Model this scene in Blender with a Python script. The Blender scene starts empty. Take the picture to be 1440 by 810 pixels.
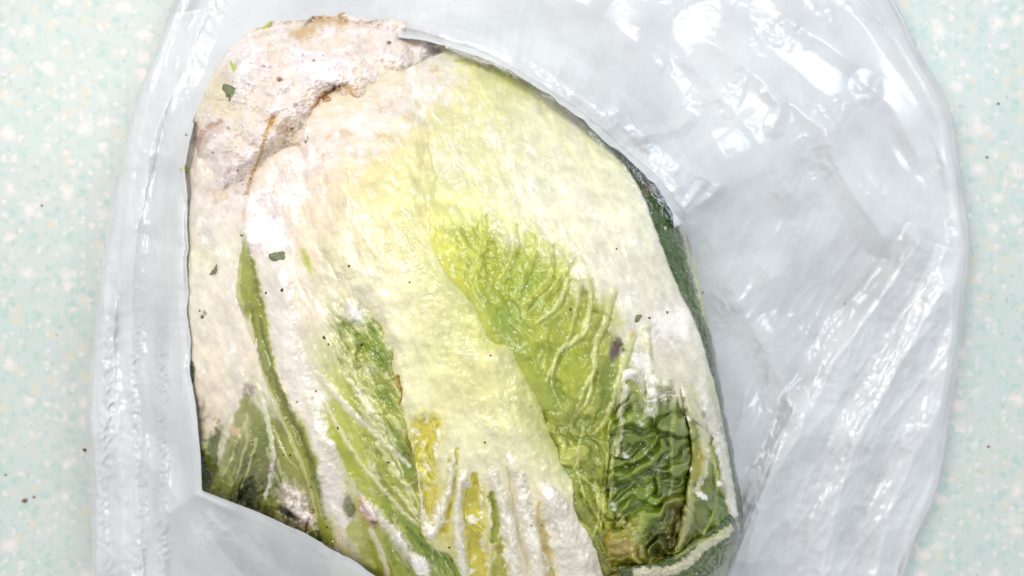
import bpy, math, random
import numpy as np
from mathutils import Vector
random.seed(7)
rng = np.random.default_rng(7)
S = bpy.context.scene
C = S.collection

# ------------------------------------------------------------------ camera
H = 0.353                       # metres from lens to table
SC = 0.00025                    # metres on the table per photo pixel
cd = bpy.data.cameras.new('camera')
cam = bpy.data.objects.new('camera', cd)
C.objects.link(cam)
cam.location = (0, 0, H)
cam.rotation_euler = (0, 0, 0)
cd.sensor_width = 36
cd.lens = 36 * H / (1440 * SC)
cd.clip_start = 0.005
cd.clip_end = 20
cd.dof.use_dof = True
cd.dof.focus_distance = H - 0.088
cd.dof.aperture_fstop = 15
S.camera = cam

# ------------------------------------------------------------------ light
W = bpy.data.worlds.new('World')
S.world = W
W.use_nodes = True
bg = W.node_tree.nodes['Background']
bg.inputs[0].default_value = (0.93, 0.95, 1.0, 1)
bg.inputs[1].default_value = 0.70


def area(name, loc, aim, sx, sy, power, col):
    l = bpy.data.lights.new(name, 'AREA')
    l.shape = 'RECTANGLE'
    l.size, l.size_y = sx, sy
    l.energy = power
    l.color = col
    o = bpy.data.objects.new(name, l)
    C.objects.link(o)
    o.location = loc
    d = Vector(aim) - Vector(loc)
    o.rotation_euler = d.to_track_quat('-Z', 'Y').to_euler()
    return o


area('window_light', (-0.75, 0.55, 1.05), (0, 0, 0.04), 0.8, 0.6, 8.6, (1.0, 0.955, 0.91))
area('room_light', (0.25, 1.15, 0.9), (0.1, 0, 0.03), 0.5, 0.25, 3.2, (1.0, 0.95, 0.93))
area('cool_fill_light', (0.66, 0.44, 0.82), (0.1, 0, 0.02), 0.36, 0.36, 2.6, (0.80, 0.90, 1.0))  # cool fill added from the right, placed so the table shows its glow

S.view_settings.view_transform = 'Standard'
S.view_settings.look = 'None'
S.view_settings.exposure = 0.42
S.view_settings.gamma = 1.0
S.render.engine = 'CYCLES'
S.cycles.use_denoising = True
S.cycles.max_bounces = 14
S.cycles.transparent_max_bounces = 24
S.cycles.diffuse_bounces = 10
S.cycles.caustics_reflective = False
S.cycles.caustics_refractive = False


# ------------------------------------------------------------------ helpers
def s2l(c):
    c = np.asarray(c, float) / 255.0
    return np.where(c <= 0.04045, c / 12.92, ((c + 0.055) / 1.055) ** 2.4)


def WP(px, py, z):
    """photo pixel + height above the table -> metres"""
    k = SC * (H - z) / H
    return np.stack([(px - 720) * k, (405 - py) * k, z + 0 * px], -1)


_perm = rng.permutation(4096)
_gx = np.cos(rng.uniform(0, 2 * np.pi, 4096))
_gy = np.sqrt(1 - _gx ** 2) * rng.choice([-1, 1], 4096)


def gn(x, y, seed=0):
    """gradient noise about -0.7..0.7"""
    x = x + seed * 37.17
    y = y + seed * 11.73
    xi = np.floor(x).astype(np.int64)
    yi = np.floor(y).astype(np.int64)
    xf, yf = x - xi, y - yi
    u = xf * xf * xf * (xf * (xf * 6 - 15) + 10)
    v = yf * yf * yf * (yf * (yf * 6 - 15) + 10)

    def g(a, b, dx, dy):
        h = _perm[(_perm[a & 4095] + b) & 4095]
        return _gx[h] * dx + _gy[h] * dy
    a = g(xi, yi, xf, yf)
    b = g(xi + 1, yi, xf - 1, yf)
    c = g(xi, yi + 1, xf, yf - 1)
    d = g(xi + 1, yi + 1, xf - 1, yf - 1)
    return (a + u * (b - a)) * (1 - v) + (c + u * (d - c)) * v


def fbm(x, y, sc, oc=4, seed=0, rough=0.5):
    s, a, f, t = 0, 1, 1, 0
    for i in range(oc):
        s = s + a * gn(x / sc * f, y / sc * f, seed + i * 5)
        t += a
        a *= rough
        f *= 2.03
    return s / t * 1.5


def ridged(x, y, sc, oc=3, seed=0, k=1.0):
    s, a, f, t = 0, 1, 1, 0
    for i in range(oc):
        s = s + a * (1 - np.clip(np.abs(gn(x / sc * f, y / sc * f, seed + i * 5)) * 2.4, 0, 1)) ** k
        t += a
        a *= 0.5
        f *= 2.1
    return s / t


def rot(x, y, deg):
    a = math.radians(deg)
    return x * math.cos(a) + y * math.sin(a), -x * math.sin(a) + y * math.cos(a)


def sm(x, a, b):
    t = np.clip((x - a) / (b - a), 0, 1)
    return t * t * (3 - 2 * t)


def catmull(pts, n):
    p = np.array(pts, float)
    p = np.vstack([2 * p[0] - p[1], p, 2 * p[-1] - p[-2]])
    out = []
    for i in range(1, len(p) - 2):
        t = np.linspace(0, 1, 24, endpoint=False)[:, None]
        a, b, c, d = p[i - 1], p[i], p[i + 1], p[i + 2]
        out.append(0.5 * (2 * b + (c - a) * t + (2 * a - 5 * b + 4 * c - d) * t ** 2 + (3 * b - a - 3 * c + d) * t ** 3))
    out.append(p[-2][None])
    q = np.vstack(out)
    d = np.r_[0, np.cumsum(np.hypot(*(q[1:, :2] - q[:-1, :2]).T))]
    s = np.linspace(0, d[-1], n)
    return np.stack([np.interp(s, d, q[:, j]) for j in range(q.shape[1])], -1)


def dist_poly(px, py, poly, closed=False):
    """distance to a polyline, the position along it 0..1 and the signed side"""
    P = np.array(poly, float)
    if closed:
        P = np.vstack([P, P[:1]])
    L = np.r_[0, np.cumsum(np.hypot(*(P[1:] - P[:-1]).T))]
    best = np.full(px.shape, 1e9)
    tt = np.zeros(px.shape)
    sd = np.zeros(px.shape)
    for i in range(len(P) - 1):
        ax, ay = P[i]
        dx, dy = P[i + 1] - P[i]
        l2 = dx * dx + dy * dy + 1e-9
        t = np.clip(((px - ax) * dx + (py - ay) * dy) / l2, 0, 1)
        ex, ey = px - ax - t * dx, py - ay - t * dy
        d = np.hypot(ex, ey)
        m = d < best
        best = np.where(m, d, best)
        tt = np.where(m, (L[i] + t * math.sqrt(l2)) / L[-1], tt)
        sd = np.where(m, np.sign(dx * ey - dy * ex), sd)
    return best, tt, sd


def inside(px, py, poly):
    P = np.array(poly, float)
    c = np.zeros(px.shape, bool)
    j = len(P) - 1
    for i in range(len(P)):
        xi, yi = P[i]
        xj, yj = P[j]
        if yi != yj:
            m = ((yi > py) != (yj > py)) & (px < (xj - xi) * (py - yi) / (yj - yi) + xi)
            c ^= m
        j = i
    return c


def mesh_obj(name, V, F, mat, parent=None, attrs=None, cols=None, smooth=True):
    me = bpy.data.meshes.new(name)
    V = np.ascontiguousarray(V, np.float32)
    F = np.ascontiguousarray(F, np.int32)
    me.vertices.add(len(V))
    me.vertices.foreach_set('co', V.ravel())
    k = F.shape[1]
    me.loops.add(F.size)
    me.loops.foreach_set('vertex_index', F.ravel())
    me.polygons.add(len(F))
    me.polygons.foreach_set('loop_start', np.arange(0, F.size, k, dtype=np.int32))
    me.polygons.foreach_set('loop_total', np.full(len(F), k, np.int32))
    if smooth:
        me.polygons.foreach_set('use_smooth', np.ones(len(F), bool))
    me.update(calc_edges=True)
    me.validate()
    if cols is not None:
        a = me.color_attributes.new('Col', 'FLOAT_COLOR', 'POINT')
        rgba = np.ones((len(V), 4), np.float32)
        rgba[:, :3] = cols
        a.data.foreach_set('color', rgba.ravel())
    for nme, arr in (attrs or {}).items():
        a = me.attributes.new(nme, 'FLOAT', 'POINT')
        a.data.foreach_set('value', np.ascontiguousarray(arr, np.float32))
    me.materials.append(mat)
    o = bpy.data.objects.new(name, me)
    C.objects.link(o)
    if parent is not None:
        o.parent = parent
    return o


def grid_faces(nu, nv, wrap=False):
    i = np.arange(nu - 1)[:, None]
    j = np.arange(nv if wrap else nv - 1)[None, :]
    j2 = (j + 1) % nv
    a = i * nv + j
    b = i * nv + j2
    c = (i + 1) * nv + j2
    d = (i + 1) * nv + j
    return np.stack([a, b, c, d], -1).reshape(-1, 4)


def nt(mat):
    mat.use_nodes = True
    t = mat.node_tree
    t.nodes.clear()
    return t, t.nodes, t.links


def N(t, kind, **kw):
    n = t.nodes.new(kind)
    for k, v in kw.items():
        if k.startswith('i_'):
            n.inputs[k[2:].replace('_', ' ')].default_value = v
        else:
            setattr(n, k, v)
    return n


def mathn(t, op, a, b=None, clamp=False):
    n = t.nodes.new('ShaderNodeMath')
    n.operation = op
    n.use_clamp = clamp
    for i, v in enumerate((a, b)):
        if v is None:
            continue
        if isinstance(v, (int, float)):
            n.inputs[i].default_value = v
        else:
            t.links.new(v, n.inputs[i])
    return n.outputs[0]


def mixc(t, f, a, b, mode='MIX'):
    n = t.nodes.new('ShaderNodeMix')
    n.data_type = 'RGBA'
    n.blend_type = mode
    for i, v in ((0, f), (6, a), (7, b)):
        if isinstance(v, (int, float)):
            n.inputs[i].default_value = v
        elif isinstance(v, tuple):
            n.inputs[i].default_value = v
        else:
            t.links.new(v, n.inputs[i])
    return n.outputs[2]


def ramp(t, f, stops):
    n = t.nodes.new('ShaderNodeValToRGB')
    e = n.color_ramp.elements
    while len(e) < len(stops):
        e.new(0.5)
    for el, (p, c) in zip(e, stops):
        el.position = p
        el.color = c if isinstance(c, tuple) else (c, c, c, 1)
    t.links.new(f, n.inputs[0])
    return n.outputs[0]


def L4(r, g, b):
    return tuple(float(x) for x in s2l((r, g, b))) + (1.0,)


# ------------------------------------------------------------------ materials
def mat_leaf(name, sss=0.25, gloss=0.36):
    m = bpy.data.materials.new(name)
    t, n, l = nt(m)
    out = N(t, 'ShaderNodeOutputMaterial')
    p = N(t, 'ShaderNodeBsdfPrincipled')
    l.new(p.outputs[0], out.inputs[0])
    tc = N(t, 'ShaderNodeTexCoord')
    col = N(t, 'ShaderNodeAttribute', attribute_name='Col')
    fr = N(t, 'ShaderNodeAttribute', attribute_name='frost')
    n1 = N(t, 'ShaderNodeTexNoise', i_Scale=900.0, i_Detail=4.0, i_Roughness=0.6)
    n2 = N(t, 'ShaderNodeTexNoise', i_Scale=230.0, i_Detail=5.0, i_Roughness=0.6)
    n3 = N(t, 'ShaderNodeTexNoise', i_Scale=2600.0, i_Detail=2.0)
    mp = N(t, 'ShaderNodeMapping')
    mp.inputs['Rotation'].default_value = (0, 0, math.radians(68))
    mp.inputs['Scale'].default_value = (0.4, 1.0, 1.0)
    l.new(tc.outputs['Object'], mp.inputs['Vector'])
    for q in (n1, n3):
        l.new(tc.outputs['Object'], q.inputs['Vector'])
    l.new(mp.outputs[0], n2.inputs['Vector'])
    # fine tonal grain of the flesh
    g = ramp(t, n2.outputs[0], [(0.3, 0.82), (0.7, 1.10)])
    c1 = mixc(t, 1.0, col.outputs['Color'], g, 'MULTIPLY')
    # rime: grains of frost, thicker where the frost attribute is high
    fa = mathn(t, 'ADD', mathn(t, 'MULTIPLY', fr.outputs['Fac'], 1.0), mathn(t, 'MULTIPLY', mathn(t, 'SUBTRACT', n2.outputs[0], 0.5), 1.6))
    fm = ramp(t, fa, [(0.42, 0.0), (0.75, 1.0)])
    c2 = mixc(t, mathn(t, 'MULTIPLY', fm, 0.5), c1, L4(243, 237, 230))
    l.new(c2, p.inputs['Base Color'])
    rr = mathn(t, 'ADD', mathn(t, 'MULTIPLY', fm, 0.2), gloss - 0.08, True)
    rr = mathn(t, 'ADD', rr, mathn(t, 'MULTIPLY', mathn(t, 'SUBTRACT', n1.outputs[0], 0.5), 0.3))
    l.new(rr, p.inputs['Roughness'])
    p.inputs['Subsurface Weight'].default_value = sss
    p.inputs['Subsurface Radius'].default_value = (1.0, 0.92, 0.7)
    p.inputs['Subsurface Scale'].default_value = 0.002
    p.inputs['Specular IOR Level'].default_value = 0.45
    p.inputs['Coat Weight'].default_value = 0.5
    p.inputs['Coat Roughness'].default_value = 0.13
    hb = mathn(t, 'ADD', mathn(t, 'MULTIPLY', n1.outputs[0], 0.7), mathn(t, 'MULTIPLY', n3.outputs[0], 0.25))
    hb = mathn(t, 'ADD', hb, mathn(t, 'MULTIPLY', n2.outputs[0], 0.45))
    b = N(t, 'ShaderNodeBump', i_Strength=0.2, i_Distance=0.0005)
    l.new(hb, b.inputs['Height'])
    l.new(b.outputs[0], p.inputs['Normal'])
    return m


M_leaf = mat_leaf('frozen_leaf')
M_base = mat_leaf('frosted_stump', 0.3, 0.5)


def mat_film():
    m = bpy.data.materials.new('milky_film')
    t, n, l = nt(m)
    out = N(t, 'ShaderNodeOutputMaterial')
    tc = N(t, 'ShaderNodeTexCoord')
    mp = N(t, 'ShaderNodeMapping')
    mp.inputs['Scale'].default_value = (1.0, 0.45, 1.0)
    mp.inputs['Rotation'].default_value = (0, 0, math.radians(20))
    l.new(tc.outputs['Object'], mp.inputs['Vector'])
    n1 = N(t, 'ShaderNodeTexNoise', i_Scale=420.0, i_Detail=4.0, i_Roughness=0.6, i_Distortion=0.8)
    n2 = N(t, 'ShaderNodeTexNoise', i_Scale=60.0, i_Detail=3.0)
    l.new(mp.outputs[0], n1.inputs['Vector'])
    l.new(tc.outputs['Object'], n2.inputs['Vector'])
    b = N(t, 'ShaderNodeBump', i_Strength=0.25, i_Distance=0.0006)
    n3 = N(t, 'ShaderNodeTexNoise', i_Scale=38.0, i_Detail=3.0)
    l.new(tc.outputs['Object'], n3.inputs['Vector'])
    patch = ramp(t, n3.outputs[0], [(0.62, 0.03), (0.76, 0.6)])
    l.new(mathn(t, 'MULTIPLY', n1.outputs[0], patch), b.inputs['Height'])
    dif = N(t, 'ShaderNodeBsdfDiffuse')
    dif.inputs[0].default_value = (0.945, 0.97, 0.98, 1)
    trl = N(t, 'ShaderNodeBsdfTranslucent')
    trl.inputs[0].default_value = (0.985, 0.98, 0.99, 1)
    l.new(b.outputs[0], dif.inputs['Normal'])
    mx1 = N(t, 'ShaderNodeMixShader')
    mx1.inputs[0].default_value = 0.22
    l.new(dif.outputs[0], mx1.inputs[1])
    l.new(trl.outputs[0], mx1.inputs[2])
    tr = N(t, 'ShaderNodeBsdfTransparent')
    tr.inputs[0].default_value = (0.985, 0.99, 0.995, 1)
    mx2 = N(t, 'ShaderNodeMixShader')
    thick = ramp(t, n2.outputs[0], [(0.32, 0.47), (0.68, 0.60)])
    l.new(thick, mx2.inputs[0])
    l.new(tr.outputs[0], mx2.inputs[1])
    l.new(mx1.outputs[0], mx2.inputs[2])
    gl = N(t, 'ShaderNodeBsdfGlossy')
    gl.inputs['Roughness'].default_value = 0.2
    gl.inputs[0].default_value = (1, 1, 1, 1)
    l.new(b.outputs[0], gl.inputs['Normal'])
    fz = N(t, 'ShaderNodeFresnel', i_IOR=1.5)
    l.new(b.outputs[0], fz.inputs['Normal'])
    mx3 = N(t, 'ShaderNodeMixShader')
    l.new(mathn(t, 'MULTIPLY', fz.outputs[0], 1.2, True), mx3.inputs[0])
    l.new(mx2.outputs[0], mx3.inputs[1])
    l.new(gl.outputs[0], mx3.inputs[2])
    l.new(mx3.outputs[0], out.inputs[0])
    return m


M_film = mat_film()


def mat_terrazzo():
    m = bpy.data.materials.new('mint_terrazzo')
    t, n, l = nt(m)
    out = N(t, 'ShaderNodeOutputMaterial')
    p = N(t, 'ShaderNodeBsdfPrincipled')
    l.new(p.outputs[0], out.inputs[0])
    tc = N(t, 'ShaderNodeTexCoord')
    wn = N(t, 'ShaderNodeTexNoise', i_Scale=260.0, i_Detail=3.0)
    l.new(tc.outputs['Object'], wn.inputs['Vector'])
    wv = N(t, 'ShaderNodeVectorMath', operation='MULTIPLY_ADD')
    l.new(wn.outputs['Color'], wv.inputs[0])
    wv.inputs[1].default_value = (0.005, 0.005, 0.0)
    l.new(tc.outputs['Object'], wv.inputs[2])

    def chips(scale, off, stops, thr0, thr1, pick0, pick1, base):
        mp = N(t, 'ShaderNodeMapping')
        mp.inputs['Location'].default_value = off
        l.new(wv.outputs[0], mp.inputs['Vector'])
        v = N(t, 'ShaderNodeTexVoronoi', i_Scale=scale, i_Randomness=1.0)
        v.voronoi_dimensions = '2D'
        l.new(mp.outputs[0], v.inputs['Vector'])
        body = ramp(t, v.outputs['Distance'], [(thr0, 1.0), (thr1, 0.0)])
        sep = N(t, 'ShaderNodeSeparateColor')
        l.new(v.outputs['Color'], sep.inputs[0])
        pick = ramp(t, sep.outputs[0], [(pick0, 0.0), (pick1, 1.0)])
        colr = ramp(t, sep.outputs[1], stops)
        return mixc(t, mathn(t, 'MULTIPLY', body, pick), base, colr)
    n4 = N(t, 'ShaderNodeTexNoise', i_Scale=45.0, i_Detail=3.0)
    l.new(tc.outputs['Object'], n4.inputs['Vector'])
    base = ramp(t, n4.outputs[0], [(0.3, L4(208, 227, 221)), (0.7, L4(220, 230, 224))])
    c = chips(430, (0, 0, 0), [(0.0, L4(196, 222, 214)), (0.5, L4(205, 226, 214)), (1.0, L4(222, 226, 216))], 0.2, 0.65, 0.2, 0.6, base)
    c = chips(250, (3.1, 1.7, 0), [(0.0, L4(190, 220, 212)), (0.6, L4(196, 222, 212)), (1.0, L4(214, 230, 224))], 0.15, 0.5, 0.45, 0.7, c)
    c = chips(170, (7.3, 4.1, 0), [(0.0, L4(230, 228, 206)), (1.0, L4(228, 226, 210))], 0.06, 0.46, 0.80, 0.86, c)
    c = chips(150, (1.3, 9.1, 0), [(0.0, L4(248, 247, 240)), (1.0, L4(250, 243, 236))], 0.02, 0.5, 0.78, 0.88, c)
    c = chips(330, (5.3, 2.1, 0), [(0.0, L4(246, 242, 236)), (1.0, L4(236, 238, 230))], 0.06, 0.46, 0.74, 0.86, c)
    c = chips(560, (2.3, 6.1, 0), [(0.0, L4(178, 180, 160)), (1.0, L4(196, 196, 178))], 0.10, 0.22, 0.94, 0.96, c)
    c = mixc(t, 1.0, c, (0.67, 0.632, 0.63, 1), 'MULTIPLY')
    l.new(c, p.inputs['Base Color'])
    rn = ramp(t, n4.outputs[0], [(0.3, 0.30), (0.7, 0.42)])
    l.new(rn, p.inputs['Roughness'])
    p.inputs['Specular IOR Level'].default_value = 0.35
    b = N(t, 'ShaderNodeBump', i_Strength=0.15, i_Distance=0.0004)
    l.new(wn.outputs[0], b.inputs['Height'])
    l.new(b.outputs[0], p.inputs['Normal'])
    return m


def mat_simple(name, rgb, rough=0.6, var=0.3, scale=1500.0, spec=0.4, trans=0.0):
    m = bpy.data.materials.new(name)
    t, n, l = nt(m)
    out = N(t, 'ShaderNodeOutputMaterial')
    p = N(t, 'ShaderNodeBsdfPrincipled')
    l.new(p.outputs[0], out.inputs[0])
    tc = N(t, 'ShaderNodeTexCoord')
    q = N(t, 'ShaderNodeTexNoise', i_Scale=scale, i_Detail=3.0)
    l.new(tc.outputs['Object'], q.inputs['Vector'])
    g = ramp(t, q.outputs[0], [(0.3, 1 - var), (0.7, 1 + var)])
    c = mixc(t, 1.0, L4(*rgb), g, 'MULTIPLY')
    l.new(c, p.inputs['Base Color'])
    p.inputs['Roughness'].default_value = rough
    p.inputs['Specular IOR Level'].default_value = spec
    p.inputs['Transmission Weight'].default_value = trans
    b = N(t, 'ShaderNodeBump', i_Strength=0.4, i_Distance=0.0004)
    l.new(q.outputs[0], b.inputs['Height'])
    l.new(b.outputs[0], p.inputs['Normal'])
    return m


M_soil = mat_simple('dark_soil', (70, 52, 45), 0.8)
M_soil2 = mat_simple('reddish_soil', (128, 84, 66), 0.8)
M_scrap = mat_simple('dark_leaf_scrap', (92, 100, 66), 0.45, 0.4)
M_scrap2 = mat_simple('olive_leaf_scrap', (104, 104, 68), 0.5, 0.35)
M_lime = mat_simple('lime_leaf_scrap', (150, 172, 52), 0.4, 0.25)
M_ice = mat_simple('ice_grain', (250, 250, 252), 0.22, 0.02, 900, 0.7, 0.0)

# ------------------------------------------------------------------ table
me_v = np.array([(-1.2, -1.0, 0), (1.2, -1.0, 0), (1.2, 1.0, 0), (-1.2, 1.0, 0),
                 (-1.2, -1.0, -0.03), (1.2, -1.0, -0.03), (1.2, 1.0, -0.03), (-1.2, 1.0, -0.03)])
table = mesh_obj('terrazzo_table', me_v, [(0, 1, 2, 3), (7, 6, 5, 4), (0, 4, 5, 1), (1, 5, 6, 2), (2, 6, 7, 3), (3, 7, 4, 0)],
                 mat_terrazzo(), smooth=False)
table['kind'] = 'structure'
table['label'] = 'pale mint terrazzo tabletop with white and yellow chips'

# ------------------------------------------------------------------ overall shape of the head
OUT = [(345, 46), (400, 34), (470, 30), (545, 42), (620, 54), (700, 82), (760, 116), (820, 165), (880, 222), (925, 258),
       (960, 310), (988, 400), (1008, 500), (1026, 600), (1040, 700), (1042, 745), (1025, 800), (990, 860), (900, 930),
       (760, 960), (600, 940), (470, 880), (370, 800), (300, 735), (268, 690), (262, 600), (252, 520), (248, 400),
       (252, 300), (256, 230), (275, 165), (305, 100)]
OUTC = catmull(OUT + [OUT[0]], 260)[:-1]
ZMID, ZTOP = 0.034, 0.088


def base_z(px, py):
    d, _, _ = dist_poly(px, py, OUTC[::2], True)
    ins = inside(px, py, OUTC)
    d = np.where(ins, d, 0)
    D = 310.0
    q = np.clip(d / D, 0, 1)
    h = np.sqrt(1 - (1 - q) ** 2.0)
    h = 0.75 * h + 0.25 * q
    # the root end is lower than the belly of the head
    belly = 0.80 + 0.2 * sm(py + 0.2 * px, 150, 520)
    return ZMID + (ZTOP - ZMID) * h * belly


# ------------------------------------------------------------------ painter
def paint(px, py, pts, warp=1.0, seed=0):
    """soft patchwork of pigment (r, g, b) from scattered swatches (x, y, r, g, b, radius)"""
    a, b = rot(px, py, 68)
    wx = fbm(px, py, 5, 2, seed + 5) * 5 + fbm(a, b * 2.6, 60, 4, seed + 1) * 26 * warp + fbm(px, py, 14, 3, seed + 3) * 9 * warp
    wy = fbm(a, b * 2.6, 60, 4, seed + 2) * 34 * warp + fbm(px, py, 14, 3, seed + 4) * 9 * warp
    X, Y = px + wx, py + wy
    acc = np.zeros(px.shape + (3,))
    wt = np.full(px.shape, 1e-12)
    for (x, y, r, g, bb, rad) in pts:
        w = np.exp(-((X - x) ** 2 + (Y - y) ** 2) / (2 * rad * rad)) + 1e-7 / (1 + ((X - x) ** 2 + (Y - y) ** 2) / 400)
        acc += w[..., None] * s2l((r, g, bb))
        wt += w
    c = acc / wt[..., None]
    m = 1 + 0.16 * fbm(a * 0.55, b * 1.2, 15, 3, seed + 7) + 0.10 * fbm(a * 0.7, b, 5.5, 2, seed + 8)
    return c * m[..., None]


class Surf:
    """working state of one leaf surface: position in photo pixels, height, pigment and frost"""

    def __init__(s, px, py, pts, seed=0, warp=1.0):
        s.px, s.py = px, py
        s.col = paint(px, py, pts, warp, seed)
        s.h = np.zeros(px.shape)
        s.frost = np.zeros(px.shape)
        s.seed = seed
        s.jx = fbm(px, py, 22, 3, seed + 30) * 7
        s.jy = fbm(px, py, 22, 3, seed + 31) * 7
        s.fj = fbm(px, py, 7, 3, seed + 33)

    def stroke(s, line, w, col=None, op=1.0, soft=0.4, h=0.0, frost=0.0, jit=1.0, prof='round', n=28):
        w = w if isinstance(w, tuple) else (w, w)
        jit = jit * min(1.0, 0.12 + max(w) / 13)
        if prof != 'tent':
            h = max(-0.20 * max(w), min(0.15 * max(w), h))
        pl = catmull(line, n) if len(line) > 2 else np.array(line, float)
        mx = max(w) * 1.6 + 14
        m = (s.px > pl[:, 0].min() - mx) & (s.px < pl[:, 0].max() + mx) & (s.py > pl[:, 1].min() - mx) & (s.py < pl[:, 1].max() + mx)
        if not m.any():
            return
        X, Y = s.px[m] + s.jx[m] * jit, s.py[m] + s.jy[m] * jit
        d, t, _ = dist_poly(X, Y, pl)
        if len(w) == 2:
            ww = w[0] + (w[1] - w[0]) * t
        else:
            ww = np.interp(t, np.linspace(0, 1, len(w)), w)
        d = np.maximum(d + s.fj[m] * min(max(w) * 0.5, 3.5) * 1.2, 0)
        q = d / np.maximum(ww, 0.3)
        a = 1 - sm(q, 1 - soft, 1 + soft)
        if col is not None:
            s.col[m] += (s2l(col) - s.col[m]) * (a * op)[:, None]
        if h:
            if prof == 'tent':
                s.h[m] += h * 1e-3 * (np.sqrt(np.clip(1 - q / 1.5, 0, 1) ** 2 + 0.004) - 0.063)
            elif prof == 'round':
                s.h[m] += h * 0.62e-3 * (1 - np.clip(q / 1.35, 0, 1) ** 2) ** 2 * (0.3 + 0.7 * np.clip(ww / max(w), 0, 1))
            else:
                s.h[m] += h * 1e-3 * (1 - sm(q, 0, 1.3))
        if frost:
            s.frost[m] = np.clip(s.frost[m] + frost * a, -1, 1)

    def blob(s, x, y, rx, ry, ang, col=None, op=1.0, soft=0.5, h=0.0, frost=0.0, rag=1.0):
        m = (np.abs(s.px - x) < max(rx, ry) * 2.2 + 8) & (np.abs(s.py - y) < max(rx, ry) * 2.2 + 8)
        if not m.any():
            return
        a, b = rot(s.px[m] - x + s.jx[m] * rag * 0.6, s.py[m] - y + s.jy[m] * rag * 0.6, ang)
        q = np.hypot(a / rx, b / ry) + s.fj[m] * 0.5 * rag
        w = 1 - sm(q, 1 - soft, 1 + soft)
        if col is not None:
            s.col[m] += (s2l(col) - s.col[m]) * (w * op)[:, None]
        s.h[m] += h * 1e-3 * w
        s.frost[m] = np.clip(s.frost[m] + frost * w, -1, 1)


def leaf_grid(Lc, Rc, nu, nv, wob=3.0, seed=0):
    Lq, Rq = catmull(Lc, nu), catmull(Rc, nu)
    s = np.arange(nu)
    Lq[:, 0] += fbm(Lq[:, 0], Lq[:, 1], 28, 4, seed + 50, 0.6) * wob
    Lq[:, 1] += fbm(Lq[:, 0], Lq[:, 1], 28, 4, seed + 51, 0.6) * wob * .5
    Rq[:, 0] += fbm(Rq[:, 0], Rq[:, 1], 28, 4, seed + 52, 0.6) * wob
    Rq[:, 1] += fbm(Rq[:, 0], Rq[:, 1], 28, 4, seed + 53, 0.6) * wob * .5
    v = np.linspace(0, 1, nv)[None, :, None]
    G = Lq[:, None, :2] * (1 - v) + Rq[:, None, :2] * v
    wid = np.hypot(*(Rq - Lq)[:, :2].T)[:, None]
    v = v[..., 0] + 0 * wid
    return G[..., 0], G[..., 1], v, wid


def s_noise(px, py):
    return fbm(px, py, 18, 3, 77) * 8


ALL = []
hgain = 0.95


def leaf(name, Lc, Rc, nu, nv, pts, decorate, off, edge=(2.5, 2.5), ew=(14, 14), wob=3.0, seed=0, warp=1.0, mat=None,
         label=None, fine=1.0, skirt=0.006, sink=None, gain=1.0, bow=0):
    px, py, v, wid = leaf_grid(Lc, Rc, nu, nv, wob, seed)
    if bow:
        u = np.linspace(0, 1, nu)[:, None]
        py = py - bow * np.sin(np.pi * v) ** 0.7 * (1 - u) ** 2 * (1 + 0.5 * fbm(px, py * 0, 34, 4, seed + 77, 0.6)) 
    s = Surf(px, py, pts, seed, warp)
    s.grid = (px, py, v, wid)
    dl, dr = v * wid, (1 - v) * wid
    decorate(s, px, py)
    z = base_z(px, py) + off * 1e-3
    # rolled-down edges
    z -= edge[0] * 1e-3 * (1 - np.sqrt(np.clip(1 - (1 - np.clip(dl / ew[0], 0, 1)) ** 2, 0, 1)))
    z -= edge[1] * 1e-3 * (1 - np.sqrt(np.clip(1 - (1 - np.clip(dr / ew[1], 0, 1)) ** 2, 0, 1)))
    a, b = rot(px, py, 68)
    z += s.h * hgain * gain
    if sink is not None:
        z += sink(px, py, v, dl, dr) * 1e-3
    z += fine * (fbm(a, b * 2.2, 90, 3, seed + 60) * 1.6e-3 + fbm(a, b * 1.8, 16, 3, seed + 61) * 0.16e-3)
    rough = np.clip(s.frost, 0, 1)
    z += rough * (fbm(px, py, 8, 3, seed + 62, 0.6) * 0.3e-3)
    V = WP(px, py, z)
    # skirt: the leaf's thickness at both margins
    cols = np.clip(s.col, 0.002, 1)
    gr = sm(cols[..., 1] / cols[..., 0], 0.90, 1.35)          # leaf green leans to olive
    dk = gr * sm(cols[..., 1], 0.25, 0.08)
    cols = cols * np.stack([1 + 0.10 * gr + 0.12 * dk, 1 - 0.07 * gr, 1 - 0.05 * gr - 0.2 * dk], -1)
    cols = 0.77 * cols ** (1.0 + 0.16 * sm(cols[..., 2], 0.22, 0.05))[..., None]
    frost = np.clip(s.frost, 0, 1)
    sk = skirt
    def side(k, sgn):
        r = []
        for q, (dz, dx) in enumerate(((0.25, 0.5), (0.6, -1.5), (1.0, -7))):
            zz = z[:, k] - sk * dz
            r.append(WP(px[:, k] + sgn * dx, py[:, k], zz))
        return r
    Ls, Rs = side(0, -1), side(-1, 1)
    V = np.concatenate([np.stack(Ls[::-1], 1), V, np.stack(Rs, 1)], 1)
    cc = np.concatenate([np.repeat(cols[:, :1], 3, 1), cols, np.repeat(cols[:, -1:], 3, 1)], 1)
    ff = np.concatenate([np.repeat(frost[:, :1], 3, 1), frost, np.repeat(frost[:, -1:], 3, 1)], 1)
    nvv = nv + 6
    F = grid_faces(nu, nvv)[:, ::-1]
    o = mesh_obj(name, V.reshape(-1, 3), F, mat or M_leaf, cabbage, {'frost': ff.ravel()}, np.clip(cc, 0.003, 0.93).reshape(-1, 3))
    if label:
        o['label'] = label
    ALL.append((V.reshape(-1, 3), ff.ravel(), px, py))
    return o, s, z


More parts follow.
